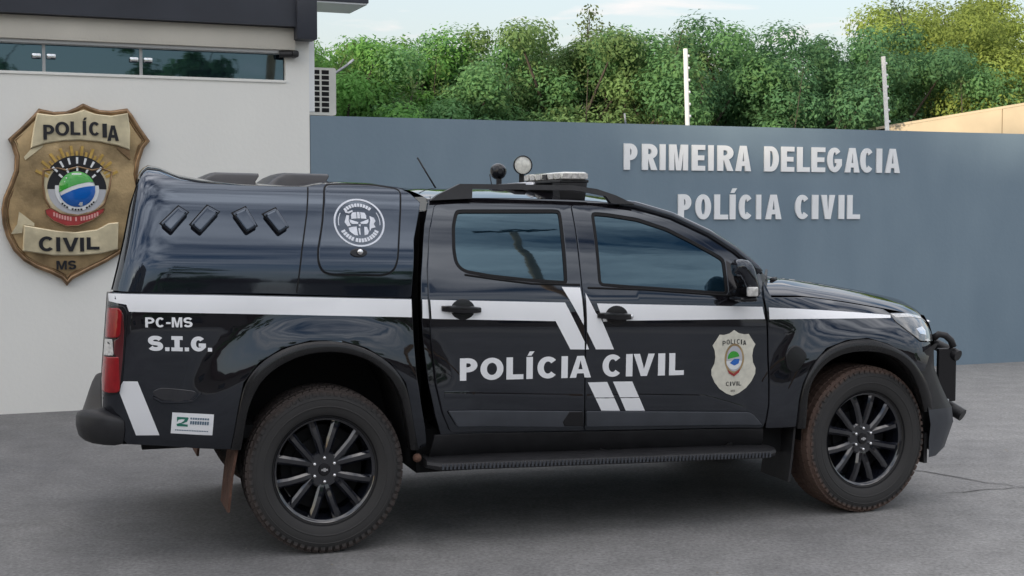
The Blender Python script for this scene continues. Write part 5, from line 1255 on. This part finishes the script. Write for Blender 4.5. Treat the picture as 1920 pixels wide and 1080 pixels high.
decal('unit_emblem', emb, lambda x, z: w_can(x, z) + .006, M['vinyl_dim'], hatch, off=.002, spacing=.04)

# ---- roof rails, light bar, roof lamps, aerials
def rail(s):
    o = [(.560, 1.640), (.600, 1.668), (.715, 1.722), (1.30, 1.718), (1.43, 1.700), (1.53, 1.668), (1.63, 1.622)]
    i_ = [(1.50, 1.628), (1.475, 1.664), (1.38, 1.682), (1.30, 1.692), (.775, 1.698), (.770, 1.650)]
    yy = lambda x, z: s * (.665 if True else 0)
    loop = ccw(o + i_); mb = MB(); prism([loop], -.02, .02, mb); mb.v = [(x, y + s * (.672 + .02 * (1.70 - z) / .08), z) for x, y, z in mb.v]
    return mb.build('roof_rail', M['plastic'], truck)
rail(-1); rail(1)
mb = MB(); mb.box(1.275, 1.418, -.60, .02, 1.747, 1.788, bev=.017)
lb = mb.build('light_bar', M['lamp_white'], truck, smooth=True, angle=40)
mb = MB(); mb.box(1.268, 1.425, -.59, .01, 1.733, 1.748, bev=.004); mb.build('light_bar_base', M['plastic'], lb)
for i, y in enumerate(np.linspace(-.54, -.04, 6)):
    mb = MB(); mb.box(1.2705, 1.2745, y - .036, y + .036, 1.754, 1.779); mb.build('led_module', M['ink'] if i == 2 else M['clear'], lb)
for i, x in enumerate((1.30, 1.347, 1.394)):
    mb = MB(); mb.box(x - .020, x + .020, -.6045, -.6005, 1.754, 1.779); mb.build('led_module', M['clear'], lb)
for y0, y1 in ((-.60, -.50), (-.10, -.02)):
    mb = MB(); prism([[(1.265, 1.650), (1.40, 1.650), (1.412, 1.732), (1.258, 1.732)]], y0, y1, mb); mb.build('light_bar_foot', M['plastic'], lb)
mb = MB(); mb.tube([(1.20, -.36, 1.722), (1.20, .05, 1.722)], .020, 10); mb.build('siren_tube', M['steel'], lb, smooth=True)
mb = MB(); mb.box(1.12, 1.19, -.30, .10, 1.70, 1.735, bev=.01); mb.build('siren_box', M['plastic'], lb, smooth=True, angle=40)
def spot(name, x, y, z, r, lens_m, yaw, h0):
    mb = MB(); mb.lathe([(0, .06), (r * .5, .055), (r * .92, .02), (r, -.01), (r, -.022), (r * .90, -.024)], 28); o = mb.build(name, M['gloss_plastic'], truck, smooth=True, angle=50)
    o.location = (x, y, z); o.rotation_euler = (0, 0, yaw)
    if lens_m is not M['matte']:
        mb = MB(); mb.lathe([(0, -.024), (r * .5, -.023), (r * .9, -.018)], 28); mb.build('lamp_lens', lens_m, o, smooth=True)
    else:
        mb = MB(); mb.lathe([(0, .062), (r * .3, .062), (r * .3, .05)], 16); mb.build('lamp_back', M['plastic'], o)
    mb = MB(); mb.tube([(0, .015, -r * .9), (0, .015, -(z - h0))], .016, 8); mb.box(-.03, .03, -.02, .05, -(z - h0) - .012, -(z - h0)); mb.build('lamp_stem', M['plastic'], o)
    return o
a_ = spot('spot_lamp', 1.40, .42, 1.853, .056, M['lamp_white'], R(-6), 1.70); a_['label'] = 'white lens spot lamp turned to the viewer'
b_ = spot('spot_lamp', 1.275, .48, 1.818, .048, M['matte'], R(172), 1.70); b_['label'] = 'black spot lamp turned away'
mb = MB(); mb.tube([(.86, .30, 1.70), (.745, .30, 1.885)], .005, 6); an = mb.build('whip_antenna', M['plastic'], truck, smooth=True)
mb = MB(); prism([[(.76, 1.69), (.94, 1.69), (.91, 1.712), (.86, 1.716)]], .275, .325, mb); mb.build('antenna_base', M['plastic'], an)
mb = MB(); mb.tube([(1.235, .46, 1.70), (1.215, .46, 1.80)], .003, 5); mb.build('thin_antenna', M['plastic'], truck, smooth=True)

# ---- side steps
for s in (-1, 1):
    mb = MB(); pts = [(.475, .415), (.47, .425), (.80, .420), (1.6, .401), (2.24, .386), (2.285, .37)]
    prof = [(.80, .000), (.93, .004), (.99, .002), (1.012, -.008), (1.020, -.024), (1.012, -.042), (.98, -.048), (.80, -.045)]
    rows = []
    for x in np.linspace(.47, 2.30, 30):
        e = 1 - .5 * smooth((.50 - x) / .03 + 0) if x < .5 else 1
        zc = .418 - (x - .47) * .0205; k = min(1, (x - .44) / .06, (2.33 - x) / .05)
        rows.append([(x, s * (.80 + (y - .80) * (.55 + .45 * k)), zc + dz * (.6 + .4 * k)) for y, dz in prof])
    mb.grid(rows, close=True, flip=s < 0); mb.add(rows[0], [tuple(range(8)) if s > 0 else tuple(range(7, -1, -1))]); mb.add(rows[-1], [tuple(range(7, -1, -1)) if s > 0 else tuple(range(8))])
    st = mb.build('side_step', M['plastic'], truck, smooth=True, angle=35)
    mb = MB()
    for k in range(90):
        x = .53 + k * .0192; zc = .418 - (x - .47) * .0205; a = x; mb.box(a, a + .009, s * 1.021 - .003, s * 1.021 + .003, zc - .036, zc - .012)
    tr_ = mb.build('step_tread', M['grey_plastic'], st); tr_['kind'] = 'stuff'
    for x in (.7, 1.4, 2.1):
        mb = MB(); mb.tube([(x, s * .62, .44), (x, s * .86, .385)], .018, 6); mb.build('step_bracket', M['matte'], st)
mb = MB(); mb.lathe([(0, -.025), (.015, -.022), (.022, 0), (.015, .03), (0, .035)], 10); o = mb.build('muddy_bolt', M['mud'], truck, smooth=True); o.location = (.435, -.92, .425)

# ---- white vinyl stripes and lettering
st_m = M['vinyl']
D_ = lambda name, key, wf, par: decal(name, [[ccw(T[key])]], wf, st_m, par, off=.0022, spacing=.05)
decal('white_stripe', [[ccw([(-.952, 1.223), (-.925, 1.226), (-.5, 1.2125), (.408, 1.176), (.408, 1.093), (-.266, 1.122), (-.868, 1.147), (-.878, 1.178), (-.950, 1.190)])]], w_body, st_m, truck, off=.0022)
decal('white_stripe', [[ccw([(.499, 1.172), (1.173, 1.146), (1.271, .953), (1.271, .915), (1.197, .918), (1.121, 1.057), (.503, 1.083)])]], w_cab, st_m, rear_door, off=.0022)
decal('white_stripe', [[ccw([(1.163, 1.221), (1.259, 1.216), (1.262, 1.162), (1.267, 1.059), (1.266, 1.035)])]], w_cab, st_m, rear_door, off=.0022)
decal('white_stripe', [[ccw(T['stripe_fd0'])]], w_cab, st_m, front_door, off=.0022)
decal('white_stripe', [[ccw([(1.283, 1.190), (1.331, 1.091), (1.358, 1.062), (1.425, .911), (1.33, .914), (1.284, 1.003)])]], w_cab, st_m, front_door, off=.0022)
decal('white_stripe', [[ccw([(1.338, 1.138), (2.240, 1.102), (2.252, 1.040), (1.527, 1.050), (1.369, 1.049)])]], w_cab, st_m, front_door, off=.0022)
decal('white_stripe', [[ccw(T['low1r'])]], w_cab, st_m, front_door, off=.0022); decal('white_stripe', [[ccw(T['low2r'])]], w_cab, st_m, front_door, off=.0022)
decal('white_stripe', [[ccw([(2.276, 1.098), (2.466, 1.086), (2.804, 1.059), (3.044, 1.036), (3.034, 1.022), (2.787, 1.028), (2.459, 1.035), (2.278, 1.038)])]], w_body, st_m, truck, off=.0022)
decal('white_stripe', [[ccw(T['chev'])]], w_body, st_m, truck, off=.0022)
decal('white_stripe', [[ccw([(.464, 1.1735), (.4905, 1.1725), (.4945, 1.083), (.4625, 1.086)])]], lambda x, z: w_cab(x, z) - .014, st_m, truck, off=.0022)
z_of = lambda x: .785 - (x - .64) * .0125
for i, (ch, x0, x1) in enumerate(T_TEXT):
    h = .107 if i < 7 else .111
    grp = shift_loops(glyph(ch, x1 - x0, h, .0325), x0, z_of(x0), -.0125)
    par = front_door if x0 > 1.28 else rear_door
    if x0 < 1.28 < x1:                                     # the last A of the first word is cut by the gap between the doors
        decal('letter', grp, w_cab, st_m, par, off=.0024)
    else: decal('letter', grp, w_cab, st_m, par, off=.0024)
def word(s, x0, x1, z0, h, t, slope, par, wf, slab=False, wrel=None, name='letter'):
    rel = wrel or {'I': .45, '-': .5, '.': .32, 'M': 1.15}
    ws = [rel.get(c, 1) for c in s]; gap = .13; tot = sum(ws) + gap * (len(s) - 1); k = (x1 - x0) / tot; x = x0
    for c, w_ in zip(s, ws):
        grp = shift_loops(glyph(c, w_ * k, h, t, slab), x, z0 + slope * (x - x0), slope); decal(name, grp, wf, st_m, par, off=.0024); x += (w_ + gap) * k
word('PC-MS', -.800, -.596, 1.077, .044, .0115, -.024, truck, w_body)
word('S.I.G.', -.790, -.512, .973, .067, .0225, -.045, truck, w_body, True, {'I': .75, '.': .28})
# round-bottomed badge on the front door
bx, bz = 2.078, .822; bw, bh = .120, .167
bo = [(0, 1.0), (.22, .90), (.48, .86), (.68, .87), (.82, .72), (1.0, .55), (.90, .40), (.86, .20), (.90, 0), (1.03, -.18), (1.02, -.35), (.86, -.58), (.62, -.78), (.30, -.93), (.04, -1.0)]
bo = bo + [(-x, z) for x, z in bo[::-1][:-1]]; B_ = lambda L: [(bx + x * bw, bz + z * bh) for x, z in L]
badge = decal('door_badge', [[ccw(B_(bo))]], w_cab, M['badge'], front_door, off=.0024)
bd = lambda name, groups, m, o: decal(name, groups, w_cab, m, badge, off=o)
circ = lambda cx, cz, rx, rz, a0=0, a1=360, n=28: [(cx + rx * math.cos(R(a0 + (a1 - a0) * k / n)), cz + rz * math.sin(R(a0 + (a1 - a0) * k / n))) for k in range(n + (0 if a1 - a0 >= 360 else 1))]
bd('badge_oval', [[B_(circ(.02, .13, .45, .46))]], M['gold'], .0034)
bd('badge_field', [[B_(circ(.02, .13, .37, .39))]], M['grey_enamel'], .0042)
bd('badge_green', [[B_(circ(-.02, .16, .27, .20, 10, 190))]], M['green'], .0050)
bd('badge_white', [[B_(circ(.0, .06, .36, .26, 180, 360))]], M['white'], .0047)
bd('badge_blue', [[B_([(-.20, .0), (.0, .12), (.26, .12), (.22, -.02), (.02, -.08)])]], M['blue'], .0054)
bd('badge_ribbon', [[B_([(-.30, -.20), (0, -.33), (.32, -.18), (.24, -.30), (.02, -.41), (-.22, -.32)])]], M['ribbon_red'], .0054)
x = -.54; tx = []
for ch, w_ in zip('POLÍCIA', (.14, .15, .12, .07, .15, .05, .15)):
    cxm = x + w_ / 2; tx += shift_loops(glyph(ch, w_ * bw, .145 * bh * (.8 if ch == 'Í' else 1), .0042), bx + x * bw, bz + (.585 - .22 * (cxm ** 2)) * bh); x += w_ + .045
bd('badge_lettering', tx, M['ink'], .0040); tx = []
x = -.34
for ch, w_ in zip('CIVIL', (.15, .05, .16, .05, .13)):
    tx += shift_loops(glyph(ch, w_ * bw, .13 * bh, .0042), bx + x * bw, bz - .70 * bh); x += w_ + .045
bd('badge_lettering', tx, M['ink'], .0040); tx = []
x = -.10
for ch, w_ in zip('MS', (.09, .07)):
    tx += shift_loops(glyph(ch, w_ * bw, .06 * bh, .002), bx + x * bw, bz - .885 * bh); x += w_ + .03
bd('badge_lettering', tx, M['ink'], .0040)
# sticker low on the bed side
sk = T['sticker']; sq = lambda u, v: tuple((sk[0][i] * (1 - u) + sk[1][i] * u) * (1 - v) + (sk[3][i] * (1 - u) + sk[2][i] * u) * v for i in (0, 1))
stk = decal('bed_sticker', [[ccw([sk[0], sk[1], sk[2], sk[3]])]], w_body, st_m, truck, off=.0022)
sb = lambda name, boxes, m, o: decal(name, [[ccw([sq(*p) for p in b])] for b in boxes], w_body, m, stk, off=o)
sb('sticker_logo', [[(.12, .20), (.38, .20), (.38, .30), (.24, .30), (.12, .34)], [(.33, .20), (.40, .22), (.37, .40), (.27, .50), (.21, .50), (.29, .38)], [(.12, .54), (.20, .48), (.27, .53), (.39, .54), (.39, .64), (.14, .64)], [(.12, .20), (.19, .22), (.13, .45)]], M['teal'], .0032)
sb('sticker_print', [[(a, v0), (a + .045, v0), (a + .04, v1), (a, v1)] for v0, v1, n, st in ((.20, .29, 8, .058), (.36, .52, 8, .058)) for a in [.44 + k * st for k in range(n)]], M['print_blue'], .0032)
sb('sticker_line', [[(a, .80), (a + .028, .80), (a + .028, .85), (a, .85)] for a in [.10 + k * .04 for k in range(20)]], M['print_blue'], .0032)
